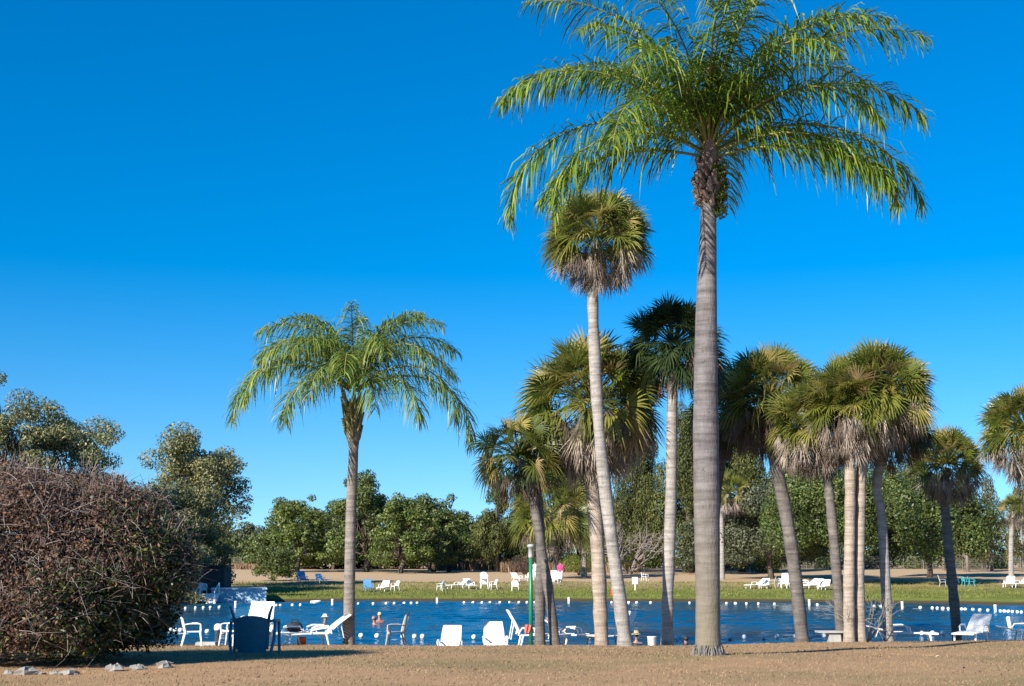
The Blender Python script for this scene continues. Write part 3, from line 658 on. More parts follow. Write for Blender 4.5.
T('casuarina', 'thin casuarina behind the short palm', 'tree', 944, 158, 474, 46, 'casu', 'casu', 68, trunk='bark_pale')

def understory():
    r = np.random.default_rng(70); cl = []
    for px in np.arange(180, 1150, 7):
        Y = 176 + 14 * r.random(); p = gp(px, Y); big_ = px > 470
        for k in range(3): cl.append(((p.x + r.normal() * 1.2, Y - 3 + r.normal() * 1.5, p.z + .3 + 1.3 * r.random()), (1.3, 1.0, 1.0)))
        for k in range(5 if big_ else 3):
            h = (.8 + (6.0 if big_ else 3.4) * r.random())
            cl.append(((p.x + r.normal() * 1.2, Y + r.normal() * 2, p.z + h), (1.5, 1.5, 1.2)))
    mb = MB(); cloud(mb, cl, 26, .42, r)
    tag(mb.build('undergrowth', 'oak'), 'dark green undergrowth filling the wood behind the far lawn', 'undergrowth', kind='stuff')
understory()
def drygrass():
    r = np.random.default_rng(71); mb = MB()
    for (x0, x1, Y, h, n) in ((428, 512, 160, 1.45, 1500), (500, 640, 150, 1.3, 1500), (690, 760, 160, 1.0, 300), (228, 262, 168, .9, 300)):
        px = x0 + (x1 - x0) * r.random(n); P = []
        for x in px:
            y = Y + r.normal() * 1.5; p = gp(x, y); hh = h * (.6 + .5 * r.random()); a = r.random() * 6.28; w_ = .05
            sdv = Vector((math.cos(a), math.sin(a), 0)) * w_; ln = Vector((r.normal() * .2, r.normal() * .2, hh))
            P.append([tuple(p - sdv), tuple(p + sdv), tuple(p + ln * .7 + sdv * .8), tuple(p + ln + Vector((r.normal() * .1, 0, -.05)))])
        mb.addq(np.array(P), 4)
    tag(mb.build('tall_grass', 'deadgrass'), 'tall dry straw coloured grass along the back edge of the far lawn', 'grass', kind='stuff')
drygrass()
shrub_at('lime_bush', 'small round lime green bush on the far lawn beside the tan trunk', 'bush', 579, 135, 4.2, 2.2, 'lime', 72)
shrub_at('brown_bush', 'round brown bush on the far lawn behind the green post', 'bush', 525, 138, 4.2, 2.3, 'brownbush', 73, twigs=1)
shrub_at('green_bush', 'small yellow green bush under the bare branched tree', 'bush', 684, 146, 2.6, 2.6, 'lime', 74)
shrub_at('reddish_bush', 'reddish brown bush behind the tallest palm trunk', 'bush', 617, 150, 3.4, 2.2, 'brownbush', 75)
# bare tree
def bare_tree(name, label, px, Y, spread, h, mat, seed, n=9, r0=.16, depth=4):
    r = np.random.default_rng(seed); p = gp(px, Y); root = empty(name, p, label, 'tree'); tb = MB(); bb = MB()
    def grow(a, d, L, rad, k):
        b = a + d * L
        mid = a + d * L * .5 + r.normal(size=3) * L * .07
        (tb if k == depth else bb).tube([tuple(a), tuple(mid), tuple(b)], [rad, rad * .85, rad * .65], 5)
        if k == 0: return
        for _ in range(3 if k > 1 else 2):
            nd = d + r.normal(size=3) * .5 + np.array([0, 0, .08]); nd /= np.linalg.norm(nd); grow(b, nd, L * (.6 + .25 * r.random()), rad * .55, k - 1)
    for i in range(n):
        a = 6.28 * i / n + r.normal() * .3; d = np.array([math.cos(a) * spread, math.sin(a) * spread, .75]); d /= np.linalg.norm(d); grow(np.array([math.cos(a) * .05, math.sin(a) * .05, -.05]), d, h * .36, r0, depth)
    tb.build('trunk', mat, root); bb.build('twig_canopy', mat, root); return root
bare_tree('bare_tree', 'leafless grey twiggy tree at the back of the far lawn', 628, 140, .9, 6.2, 'twig', 76, 7, .16)
bare_tree('bare_shrub', 'leafless many stemmed shrub at the foot of the palm cluster', 866, 39.3, .55, 1.9, 'bark_pale', 77, 9, .022, 3)
lv = MB(); rr_ = np.random.default_rng(5)
leaf_quads(lv, np.stack([rr_.normal(size=150) * .45, rr_.normal(size=150) * .3, .5 + .9 * rr_.random(150)], -1), unit(150, rr_), .07, rr_)
lv.build('leaves', 'lime', [o for o in C.objects if o.name.startswith('bare_shrub')][0])

# fence along the back
def fence(label, x0, x1, Y, h):
    a, b = gp(x0, Y), gp(x1, Y); root = empty('wire_fence', a, label, 'fence'); L = (b - a).length; d = (b - a).normalized(); n = int(L / 2.5); pm = MB(); wmb = MB()
    for i in range(n + 1):
        q = d * (i * L / n); pm = MB(); z = gz(a.x + q.x, Y) - a.z
        pm.tube([(q.x, q.y, z - .1), (q.x, q.y, z + h)], .06, 6); pm.build('post', 'fence', root)
    for i in range(int(L / .16)):
        q = d * (i * .16); z = gz(a.x + q.x, Y) - a.z; wmb.box((q.x, .08, z + h * .5), (.025, .01, h))
    for k in range(6): wmb.box((L / 2, .1, h * (.08 + .17 * k)), (L, .01, .03))
    wmb.build('mesh_panel', 'fence', root)
fence('grey wire fence with posts along the right back edge of the far lawn', 690, 1060, 172, 1.7)
fence('grey wire fence with posts at the left back edge of the far lawn', 200, 262, 172, 1.6)

# ------------------------------------------------------------------ dead-vine bush at left
def vine_bush():
    r = np.random.default_rng(80); c0 = Vector((-8.85, 23.3, 0)); c0.z = gz(c0.x, c0.y)
    root = empty('vine_bush', c0, 'large rounded bush buried under dead brown vines at left', 'bush'); root.scale = (.95, .93, .88)
    LUMPS = [((-.4, 0, 1.7), (2.9, 2.5, 2.1)), ((1.6, -.3, 1.75), (1.7, 1.9, 1.65)), ((-1.9, -1.1, 2.2), (1.5, 1.4, 1.55)), ((.5, -.9, 2.45), (1.35, 1.3, 1.1)), ((1.6, .1, .95), (1.35, 1.5, 1.05)), ((-.6, -1.6, 1.3), (1.4, 1.3, 1.2)), ((1.3, -1.5, 1.0), (1.2, 1.1, 1.0)), ((-2.4, -.6, 1.1), (1.6, 1.8, 1.2)), ((1.0, .7, 2.7), (1.3, 1.3, 1.0)), ((2.5, -.2, 2.0), (.8, .9, .8))]
    def surf(n, lo=.82, hi=1.04, zmin=-.75):
        wts = np.array([a_[0] * a_[2] for _, a_ in LUMPS]); cnt = (wts / wts.sum() * n * 2.1).astype(int) + 1; PP, DD = [], []
        for k, (c_, a_) in enumerate(LUMPS):
            d = unit(cnt[k], r); d = d[d[:, 2] > zmin]
            lump = 1 + .07 * np.sin(d[:, 0] * 7 + d[:, 2] * 5 + k) + .06 * np.sin(d[:, 1] * 8 - d[:, 2] * 9 + 2 * k) + .05 * np.sin(d[:, 0] * 17 + d[:, 2] * 13)
            q = (lo + (hi - lo) * r.random(len(d))) * lump; P = np.array(c_) + d * np.array(a_) * q[:, None]; keep = np.ones(len(P), bool)
            for j, (c2, a2) in enumerate(LUMPS):
                if j != k: keep &= (((P - np.array(c2)) / (np.array(a2) * min(lo, .85))) ** 2).sum(1) > 1
            PP.append(P[keep]); DD.append(d[keep])
        P = np.concatenate(PP); d = np.concatenate(DD); P[:, 2] = np.maximum(P[:, 2], .04 + .3 * r.random(len(P)) ** 2); o_ = r.permutation(len(P)); return P[o_], d[o_]
    P, d = surf(180000, .74, 1.07)
    # green share grows to the right and low down
    gshare = 1 / (1 + np.exp(-((P[:, 0] - 1.75) * 2.4 - (P[:, 2] - .9) * 1.6 + .9 * np.sin(P[:, 2] * 3 + P[:, 0] * 2))))
    gm = r.random(len(P)) < gshare * .85 + .012
    N = d * .5 + unit(len(d), r) * .6; N /= np.linalg.norm(N, axis=1)[:, None]
    vb = MB(); sz_ = .035 + .075 * r.random(len(P)) ** 1.5; leaf_quads(vb, P[~gm], N[~gm], sz_[~gm], r, 2.4, .45); 
    gb = MB(); P2, d2 = surf(12000, .6, .85); P3, d3 = surf(26000, .66, .9); leaf_quads(vb, P3, d3, .09, r, 1.8, .3); leaf_quads(gb, np.concatenate([P[gm], P2]), np.concatenate([N[gm], d2]), .075, r, 1.7, .2); gb.build('green_leaves', 'vine_green', root); vb.build('dead_vines', 'vine', root)
    tb = MB(); SP, SD = surf(9000, .97, 1.05, -.5)
    for i in range(900):
        p = Vector(SP[i]); dv = Vector(SD[i]); t = (Vector(r.normal(size=3)) + Vector((.5, 0, .1))); t = (t - dv * t.dot(dv)).normalized(); L = .2 + .75 * r.random() ** 2; pts = []
        for k in range(5):
            q = k / 4; pts.append(p + t * L * q + dv * (.12 * q * r.random() - .1 * q * q) + Vector((0, 0, -.12 * q * q * L)))
        w_ = .004 + .008 * r.random() ** 3; tb.tube(pts, [w_ * (1 - .6 * k / 4) for k in range(5)], 4)
    for i in range(900, 4200):
        p = Vector(SP[i]); dv = (Vector(SD[i]) + Vector(r.normal(size=3)) * .5 + Vector((0, 0, .3))).normalized(); L = .12 + .45 * r.random() ** 2
        tb.tube([p, p + dv * L * .5, p + dv * L + Vector((0, 0, -.05))], [.006, .005, .003], 3)
    tb.build('stem_tangle', 'twig', root)
vine_bush()
def rock(px, Y, s, label, seed):
    r = np.random.default_rng(seed); p = gp(px, Y); mb = MB()
    vs = []; prof = [(0.2, -.3), (.8, -.15), (1, .2), (.8, .55), (.35, .75)]; seg = 9
    for rr, z in prof:
        for k in range(seg):
            a = 6.283 * k / seg; q = rr * (1 + .22 * r.normal()); vs.append((math.cos(a) * q * s * 1.3, math.sin(a) * q * s, z * s * (1 + .2 * r.normal())))
    n = len(prof); fs = [(i * seg + k, i * seg + (k + 1) % seg, (i + 1) * seg + (k + 1) % seg, (i + 1) * seg + k) for i in range(n - 1) for k in range(seg)] + [tuple(reversed(range(seg))), tuple((n - 1) * seg + k for k in range(seg))]
    mb.add(vs, fs); tag(mb.build('rock', 'rock', loc=p), label, 'rock', 'pale rocks along the foot of the bush')
for i, (px, Y, s, l) in enumerate([(25, 20.2, .13, 'larger pale rock on the sunny grass at the far left'), (70, 20.3, .11, 'pale rock on the sunny grass below the middle of the bush'), (54, 20.35, .06, 'small pale rock just left of the middle rock'),
        (8, 20.3, .07, 'small low pale rock at the left edge'), (42, 20.25, .055, 'flat little rock between the two larger rocks'), (115, 21.0, .12, 'pale rock in the bush shade, nearest the sunny rocks'), (138, 21.3, .10, 'rock in the middle of the shaded rocks'), (163, 21.6, .13, 'rightmost rock in the bush shade')]):
    rock(px, Y, s, l, 90 + i)

# ------------------------------------------------------------------ chairs and loungers
def make_chair(mat='white', name='plastic_chair', high=0.0):
    t = empty(name, (0, 0, 0), 'x', 'chair')
    s = MB(); s.box((0, 0, .42), (.46, .44, .028)); s.box((0, -.215, .395), (.46, .02, .05)); s.build('seat', mat, t)
    b = MB(); tilt = R(14); H = .44 + high
    def bp(x, h): return Vector((x, .2 + math.sin(tilt) * h + .05 * (1 - (x / .24) ** 2), .42 + math.cos(tilt) * h))
    arch = [bp(-.23, .0), bp(-.24, .2), bp(-.22, H * .78), bp(-.13, H * .95), bp(0, H), bp(.13, H * .95), bp(.22, H * .78), bp(.24, .2), bp(.23, .0)]
    b.tube(arch, .026, 6)
    for i in range(6):
        x = -.165 + .066 * i; top_ = H * (.98 - 1.5 * x * x / .24); b.box((bp(x, .02) + bp(x, top_)) / 2, (.047, .014, (bp(x, top_) - bp(x, .02)).length), 0, -tilt)
    b.box(bp(0, .05), (.42, .02, .07), 0, -tilt); b.build('backrest', mat, t)
    for sx in (-1, 1):
        a = MB(); a.tube([(sx * .235, .25, .62), (sx * .27, .1, .645), (sx * .28, -.12, .645), (sx * .265, -.22, .62), (sx * .25, -.23, .5)], .026, 6, flat=.7); a.build('armrest', mat, t)
        l = MB(); l.tube([(sx * .25, -.23, .5), (sx * .24, -.215, .4), (sx * .275, -.27, .0)], [.028, .03, .02], 6); l.build('leg', mat, t)
        l = MB(); l.tube([(sx * .22, .2, .43), (sx * .255, .3, .0)], [.032, .02], 6); l.build('leg', mat, t)
    return t
def make_lounger(mat='white', back=38, name='sun_lounger', W=.68):
    t = empty(name, (0, 0, 0), 'x', 'sun lounger'); s = MB()
    for sx in (-1, 1): s.tube([(sx * W * .47, -1.2, .30), (sx * W * .48, -.6, .33), (sx * W * .48, .12, .33)], .024, 6)
    for i in range(15): y = -1.19 + i * .09; s.box((0, y, .335 - .02 * max(0, -y - .8)), (W * .92, .07, .016))
    s.tube([(-W * .47, -1.2, .30), (W * .47, -1.2, .30)], .022, 6); s.build('seat', mat, t)
    a = R(back); b = MB(); o = Vector((0, .12, .335)); d = Vector((0, math.cos(a), math.sin(a))); nrm = Vector((0, -math.sin(a), math.cos(a)))
    for i in range(10):
        q = o + d * (.05 + i * .078) + nrm * (.03 * math.sin(i / 9 * math.pi)); b.box(q, (W * (.9 if i < 8 else .86), .068, .016), 0, a)
    for sx in (-1, 1): b.tube([o + Vector((sx * W * .46, 0, 0)), o + d * .4 + Vector((sx * W * .46, 0, 0)) + nrm * .02, o + d * .82 + Vector((sx * W * .42, 0, 0))], .022, 6)
    b.tube([o + d * .82 + Vector((-W * .42, 0, 0)), o + d * .82 + Vector((W * .42, 0, 0))], .022, 6)
    for sx in (-1, 1): b.tube([o + d * .45 + Vector((sx * W * .40, 0, 0)), (sx * W * .40, .12 + .45 * math.cos(a) + .1, .2)], .016, 5)
    b.build('backrest', mat, t)
    for y, lean in ((-.95, -.06), (.05, .08)):
        for sx in (-1, 1):
            l = MB(); l.tube([(sx * W * .47, y, .33), (sx * W * .49, y + lean, .0)], [.035, .026], 6); l.build('leg', mat, t)
    for sx in (-1, 1):
        m_ = MB(); m_.tube([(sx * W * .5, -.4, .32), (sx * W * .54, -.36, .5), (sx * W * .55, -.2, .55), (sx * W * .55, .1, .54), (sx * W * .53, .18, .42), (sx * W * .5, .2, .33)], .026, 6); m_.build('armrest', mat, t)
    return t
used = {}
def place(kind, px, Y, rz, label, group=None, dz=0, scale=1.0):
    p = gp(px, Y) + Vector((0, 0, dz))
    if kind not in used:
        mk = {'chair': lambda: make_chair(), 'chair_grey': lambda: make_chair('offwhite', 'plastic_chair', .16), 'lounger': lambda: make_lounger(), 'lounger_up': lambda: make_lounger('white', 62), 'lounger_mid': lambda: make_lounger('white', 50), 'lounger_flat': lambda: make_lounger('white', 12),
              'chair_turq': lambda: make_chair('turq'), 'lounger_blue': lambda: make_lounger('blue_and_shade_tint', 50)}[kind]
        o = mk(); used[kind] = o; o.location = p; o.rotation_euler = (0, 0, R(rz)); o.scale = (scale,) * 3; o['label'] = label
        if group: o['group'] = group
        return o
    return copy_thing(used[kind], p, R(rz), label, group, scale)
G1 = 'white chairs and loungers along the near bank'
place('chair', 192, 38.6, 105, 'white plastic armchair facing right at the left end of the near bank', G1)
place('chair', 231, 38.4, -98, 'white plastic armchair facing left beside the dark blue chair', G1)
place('chair_grey', 396, 40.4, -75, 'greyish high backed plastic armchair facing left, right of the slender queen palm', G1)
place('lounger_up', 257, 36.8, -4, 'white lounger with raised back just beyond the dark blue chair', G1, scale=1.1)
place('lounger_flat', 296, 38.6, -82, 'low white lounger with a black bag lying on it', G1)
place('lounger', 322, 38.2, -70, 'white lounger with raised back touching the slender queen palm trunk', G1)
place('lounger_mid', 450, 42.9, -4, 'white lounger facing the camera, left one of the facing pair in the middle', G1)
place('lounger_mid', 495, 42.5, 6, 'white lounger facing the camera, right one of the facing pair in the middle', G1, dz=-.1)
place('lounger_up', 524, 40.6, 96, 'white lounger seen from the side with a salmon towel, left of the green post', G1)
place('lounger', 568, 41.6, 78, 'white lounger seen edge on as a V in front of the small leaning palm', G1)
place('lounger_up', 619, 42.4, -60, 'white lounger partly hidden behind the tallest palm trunk', G1)
place('lounger_flat', 897, 41.5, 80, 'low flat white lounger behind the pale leaning trunk right of the cluster', G1)
place('lounger', 976, 42.2, -38, 'white lounger with half raised back below the short palm', G1)
place('lounger_flat', 1022, 43, 85, 'low white lounger cut off by the right edge of the photo', G1)
# dark blue chair in the bush shade
def blue_chair():
    p = gp(254, 26.8); t = empty('plastic_chair', p, 'dark blue plastic armchair seen from behind in the bush shade', 'chair', R(180))
    b = MB(); n = 11; vs = []; 
    for j in range(8):
        h = j / 7
        for i in range(n):
            x = (i / (n - 1) - .5) * 2; top_ = .60 + .07 * (1 - x * x); w_ = .28 + .06 * h
            vs.append((x * w_, .22 + .14 * h + .06 * (1 - x * x), .05 + (top_ + .06) * h))
    fr = [(j * n + i, j * n + i + 1, (j + 1) * n + i + 1, (j + 1) * n + i) for j in range(7) for i in range(n - 1)]
    vs2 = [(x, y + .022, z) for x, y, z in vs]; o = len(vs); b.add(vs + vs2, fr + [tuple(reversed([k + o for k in f])) for f in fr] + [((7 * n + i), (7 * n + i + 1), o + 7 * n + i + 1, o + 7 * n + i) for i in range(n - 1)])
    b.build('backrest', 'blue_plastic', t)
    s = MB(); s.box((0, 0, .40), (.56, .5, .03), 0, R(-6)); s.build('seat', 'blue_plastic', t)
    for sx in (-1, 1):
        q = MB(); q.tube([(sx * .30, .24, .12), (sx * .33, .33, .62), (sx * .36, .40, .80), (sx * .42, .43, .97)], [.035, .035, .032, .022], 7); q.build('back_post', 'blue_plastic', t)
        q = MB(); q.tube([(sx * .34, .34, .66), (sx * .43, .2, .68), (sx * .45, -.15, .66), (sx * .44, -.25, .60)], [.03, .036, .036, .03], 7); q.build('armrest', 'blue_plastic', t)
        q = MB(); q.tube([(sx * .44, -.25, .62), (sx * .46, -.28, 0)], [.035, .03], 7); q.build('leg', 'blue_plastic', t)
        q = MB(); q.tube([(sx * .44, .18, .66), (sx * .44, .28, .3), (sx * .38, .34, 0)], [.032, .035, .03], 7); q.build('leg', 'blue_plastic', t)
blue_chair()

# far chairs
G2 = 'white chairs and loungers on the far lawn'
FS = 1.0
place('lounger_blue', 302, 110, 20, 'lounger coloured with the blue of the tree shade, left of its white neighbour', G2, scale=1.0)
place('lounger', 320, 110, 25, 'white lounger in the tree shade beside the one coloured shade blue', G2, scale=.9)
place('lounger_blue', 368, 97.5, 15, 'blue covered lounger at the front right edge of the tree shade', G2, scale=.9)
place('lounger', 384, 97.8, -10, 'white lounger right beside the blue covered one on the far bank', G2, scale=.9)
place('chair', 395, 97.6, -50, 'white chair at the right end of the row with the blue covered lounger', G2, scale=.9)
place('chair', 441, 97.5, -120, 'white chair alone left of the lounger pair on the far lawn', G2, scale=.9)
place('lounger', 460, 101, -60, 'white lounger at the left of the pair on the far lawn', G2, scale=.9)
place('lounger', 469, 101, 20, 'white lounger at the right of the pair on the far lawn', G2, scale=.9)
place('chair', 484, 100.5, 10, 'tall stack bottom chair, white, right of the lounger pair', G2, scale=FS)
place('chair', 484, 100.5, 10, 'topmost white chair of the little stack right of the lounger pair', G2, dz=.42, scale=FS)
place('chair', 493, 99.5, -70, 'white chair immediately right of the chair stack', G2, scale=.9)
place('chair', 515, 97.4, 5, 'white chair standing alone left of the green post', G2, scale=.9)
place('lounger', 517, 114, 30, 'white lounger under the round brown bush', G2, scale=.9)
place('chair', 529, 114, -20, 'white chair between the brown bush and the green post', G2, scale=.9)
place('lounger_up', 547, 113, 0, 'white lounger between the two crossing palm trunks', G2, scale=.9)
place('lounger_up', 555, 112.5, 10, 'white lounger beside the person in pink', G2, scale=.9)
place('chair', 556, 109, -20, 'white chair in front of the person in pink', G2, scale=.9)
place('lounger', 629, 150, -70, 'white lounger under the bare twiggy tree', G2)
place('chair', 640.5, 150, 30, 'white chair under the bare twiggy tree', G2, scale=1.2)
place('chair', 645, 115, 60, 'white chair standing behind the small white sign', G2, scale=.9)
place('lounger', 758, 101, -65, 'white lounger leftmost of the row right of the foreground trunk', G2, scale=.9)
place('lounger', 765, 101, -20, 'white lounger in the row right of the foreground trunk', G2, scale=.9)
place('chair_grey', 772, 101, -100, 'greyish chair at the right end of the first row right of the foreground trunk', G2, scale=.9)
place('lounger_up', 786, 103, -15, 'white lounger with raised back left of the dark leaning trunk', G2, scale=FS)
place('chair', 782, 101, 30, 'white chair in front of the raised lounger by the dark leaning trunk', G2, scale=.9)
place('chair', 791, 101, -30, 'white chair touching the dark leaning trunk', G2, scale=.9)
place('lounger_up', 803, 104, 60, 'white lounger seen just right of the dark leaning trunk', G2, scale=.9)
place('lounger', 809, 101, -70, 'white lounger left of two in the shade under the wide oak', G2, scale=.9)
place('lounger', 815, 100.5, -60, 'white lounger right of two in the shade under the wide oak', G2, scale=.9)
place('lounger', 825, 99, -30, 'white lounger in front of the wide oak shade', G2, scale=.9)
place('chair_grey', 943, 104, 70, 'greyish chair at the tip of the oak shade left of the short palm', G2, scale=.9)
place('chair', 955, 107, 40, 'white chair seen just right of the short palm trunk', G2, scale=.9)
place('chair_turq', 966, 104, 100, 'turquoise chair at the left of two right of the short palm', G2, scale=.9)
place('chair_turq', 972, 104, 60, 'turquoise chair at the right of two right of the short palm', G2, scale=.9)
place('lounger', 1010, 103, -30, 'white lounger on the far lawn near the right edge', G2, scale=FS)
place('lounger', 1022, 102.5, -65, 'white lounger on the far lawn at the right edge', G2, scale=FS)

# ------------------------------------------------------------------ dock wall, shed
def seawall():
    a, b = pt(211, 88.2, 0), pt(266, 88.9, 0); root = empty('dock_wall', (a + b) / 2, 'pale blue concrete dock wall rising from the water at left', 'wall', math.atan2(b.y - a.y, b.x - a.x)); L = (b - a).length
    m_ = MB(); m_.box((0, 1.5, .1), (L, 3, 1.5)); m_.build('wall', 'wallblue', root)
    m_ = MB(); m_.box((0, 1.45, .89), (L + .1, 3.2, .08)); m_.build('coping', 'wallblue', root)
seawall()
def shed():
    p = gp(206, 95); root = empty('shed', p, 'dark boarded shed standing on the left bank behind the dock wall', 'shed')
    w_, d_, h = 3.0, 2.4, 1.85; m_ = MB()
    for i in range(15):
        x = -w_ / 2 + (i + .5) * w_ / 15; m_.box((x, -d_ / 2, h / 2), (w_ / 15 - .015, .05 + .01 * (i % 2), h)); m_.box((x, d_ / 2, h / 2), (w_ / 15 - .015, .05, h))
    for i in range(12):
        y = -d_ / 2 + (i + .5) * d_ / 12
        for sx in (-1, 1): m_.box((sx * w_ / 2, y, h / 2), (.05 + .01 * (i % 2), d_ / 12 - .015, h))
    m_.build('wall', 'darkwood', root); m_ = MB(); m_.box((0, 0, h + .06), (w_ + .3, d_ + .3, .1)); m_.build('roof', 'darkwood', root)
    m_ = MB(); m_.box((.5, -d_ / 2 - .05, .85), (.8, .03, 1.65)); m_.build('door', 'darkwood', root)
shed()
for px, Y, rz, l in ((192, 92.5, 20, 'white chair leftmost on the dock beside the bush'), (197, 92.8, -40, 'white chair between the bush and the white steps on the dock'), (203, 92.2, 10, 'white chair on the dock touching the white steps')):
    place('chair', px, Y, rz, l, 'white chairs on the dock at left')
def steps():
    p = pt(205, 86.3, 0); root = empty('pool_steps', p, 'white steps with handrail leading into the water beside the dock wall', 'steps')
    m_ = MB()
    for i in range(4): m_.box((0, .25 + .3 * i, .06 + .16 * i), (1.3, .34, .14))
    m_.build('step', 'white', root)
    for sx in (-1, 1):
        m_ = MB(); m_.tube([(sx * .62, -.1, -.3), (sx * .62, -.05, .75), (sx * .62, .2, .95), (sx * .62, 1.2, 1.3), (sx * .62, 1.25, .55)], .045, 8); m_.build('handrail', 'white', root)
    m_ = MB(); m_.box((0, .6, -.35), (1.25, 1.2, .6)); m_.build('base', 'white', root)
steps()

# ------------------------------------------------------------------ rope, floats and posts
RX, RY, RCX, RCY = 24.5, 20.0, 3.0, 67.0
def on_rope(px, far):
    k = (px - 512) / F / 1.0215 if far else (px - 512) / F / 1.024
    a = (k / RX) ** 2 + 1 / RY ** 2; b = -2 * k * RCX / RX ** 2 - 2 * RCY / RY ** 2; c = (RCX / RX) ** 2 + (RCY / RY) ** 2 - 1; D = b * b - 4 * a * c
    if D < 0: return None
    Y = (-b + (1 if far else -1) * math.sqrt(D)) / (2 * a); return Vector((k * Y, Y, 0))
rope = MB(); rp = [(RCX + RX * math.cos(2 * math.pi * k / 160), RCY + RY * math.sin(2 * math.pi * k / 160), -.03 + .02 * math.sin(k * 2.3)) for k in range(161)]
rope.tube(rp, .014, 5); tag(rope.build('float_rope', plain('grey_rope', (.35, .42, .42), .8)), 'pale rope ringing the swimming area on the water', 'rope')
fl = MB(); fl.lathe([(.03, -.115), (.075, -.105), (.115, -.06), (.125, 0), (.115, .06), (.075, .105), (.03, .115)], 12)
fproto = None
FAR = [152, 163, 185, 195, 203, 210, 219, 254, 276, 280, 292, 300, 358, 373, 386, 394, 404, 411, 417, 464, 473, 482, 490, 500, 509.5, 519, 527, 535, 612, 629, 637, 651, 690, 699, 727, 736, 747, 759, 775, 818, 837, 875, 882, 921, 933, 938, 943.5, 949, 962.5, 966, 973.5, 980.5, 988.5, 1001, 1005, 1009, 1013, 1018, 1022]
NEAR = [150, 158, 165, 170, 175, 180, 207, 223, 361, 377, 403, 414.5, 422.5, 474, 590, 637, 677, 684, 730, 744, 764, 777, 796, 811, 824, 922, 933, 943, 955]
for lst, far in ((FAR, True), (NEAR, False)):
    for px in lst:
        p = on_rope(px, far)
        if p is None: continue
        if fproto is None: f = fproto = fl.build('float', 'white', smooth=True)
        else: f = fproto.copy(); C.objects.link(f)
        f.location = p + Vector((0, 0, .06 if far else .10)); f.rotation_euler = (random.uniform(-.3, .3), random.uniform(1.2, 1.8), random.uniform(0, 3))
        f.scale = (.72, .72, random.uniform(.6, .9))
        tag(f, 'round white float on the far side of the rope ring' if far else 'round white float on the near side of the rope ring', 'float', 'white floats on the far rope' if far else 'white floats on the near rope')
pp = None
for i, (px, far, l) in enumerate([(235, True, 'white post in the water in front of the dock wall'), (332, True, 'white post in the water left of the slender queen palm'), (437, True, 'white post in the water below the lone far chair'), (569, True, 'white post in the water right of the leaning small palm'),
        (810, True, 'white post in the water right of the dark leaning trunk'), (903, True, 'white post in the water right of the palm cluster'), (996, True, 'short white post in the water between floats at the right')]):
    p = on_rope(px, far)
    m_ = MB(); m_.lathe([(.075, -1.2), (.075, .30), (.085, .31), (.085, .37), (.04, .39)], 10); tag(m_.build('marker_post', 'white', loc=p), l, 'post', 'white posts standing in the water')
p = pt(1010, 56, 0); m_ = MB(); m_.lathe([(.08, -1.2), (.08, .34), (.09, .35), (.09, .42), (.05, .45)], 10); o = tag(m_.build('marker_post', 'white', loc=p), 'tilted white post in the open water at the right edge', 'post', 'white posts standing in the water'); o.rotation_euler = (0, R(-8), 0)
p = pt(217.5, 44, 0); m_ = MB(); m_.lathe([(.1, -1), (.1, .5), (.1, .52)], 10); root = empty('piling', p, 'dark piling with a white cap between the two left chairs', 'post'); m_.build('pile', 'darkwood', root)
m_ = MB(); m_.lathe([(.12, .50), (.14, .56), (.13, .66), (.06, .72)], 12); m_.build('cap', 'white', root, True)
p = pt(315.5, 86.5, 0); m_ = MB(); m_.tube([(-.33, 0, .08), (.33, 0, .14)], .09, 10); tag(m_.build('float_tube', 'white', loc=p, smooth=True), 'long white tube float lying on the far rope', 'float')

# ------------------------------------------------------------------ people
def skin_mesh(name, joints, edges, mat, parent, levels=2):
    me = bpy.data.meshes.new(name + '_cage'); me.from_pydata([j[0] for j in joints], edges, []); o = bpy.data.objects.new(name + '_cage', me); C.objects.link(o)
    o.modifiers.new('Skin', 'SKIN'); sub = o.modifiers.new('Sub', 'SUBSURF'); sub.levels = levels; sub.render_levels = levels
    sv_ = me.skin_vertices[0].data
    for i, j in enumerate(joints):
        rx, ry = j[1] if hasattr(j[1], '__len__') else (j[1], j[1]); sv_[i].radius = (rx, ry); sv_[i].use_root = (i == 0)
    dg = bpy.context.evaluated_depsgraph_get(); dg.update(); m2 = bpy.data.meshes.new_from_object(o.evaluated_get(dg)); bpy.data.objects.remove(o)
    m2.materials.clear(); m2.materials.append(M[mat]); m2.polygons.foreach_set('use_smooth', [True] * len(m2.polygons))
    r_ = bpy.data.objects.new(name, m2); C.objects.link(r_); r_.parent = parent; return r_
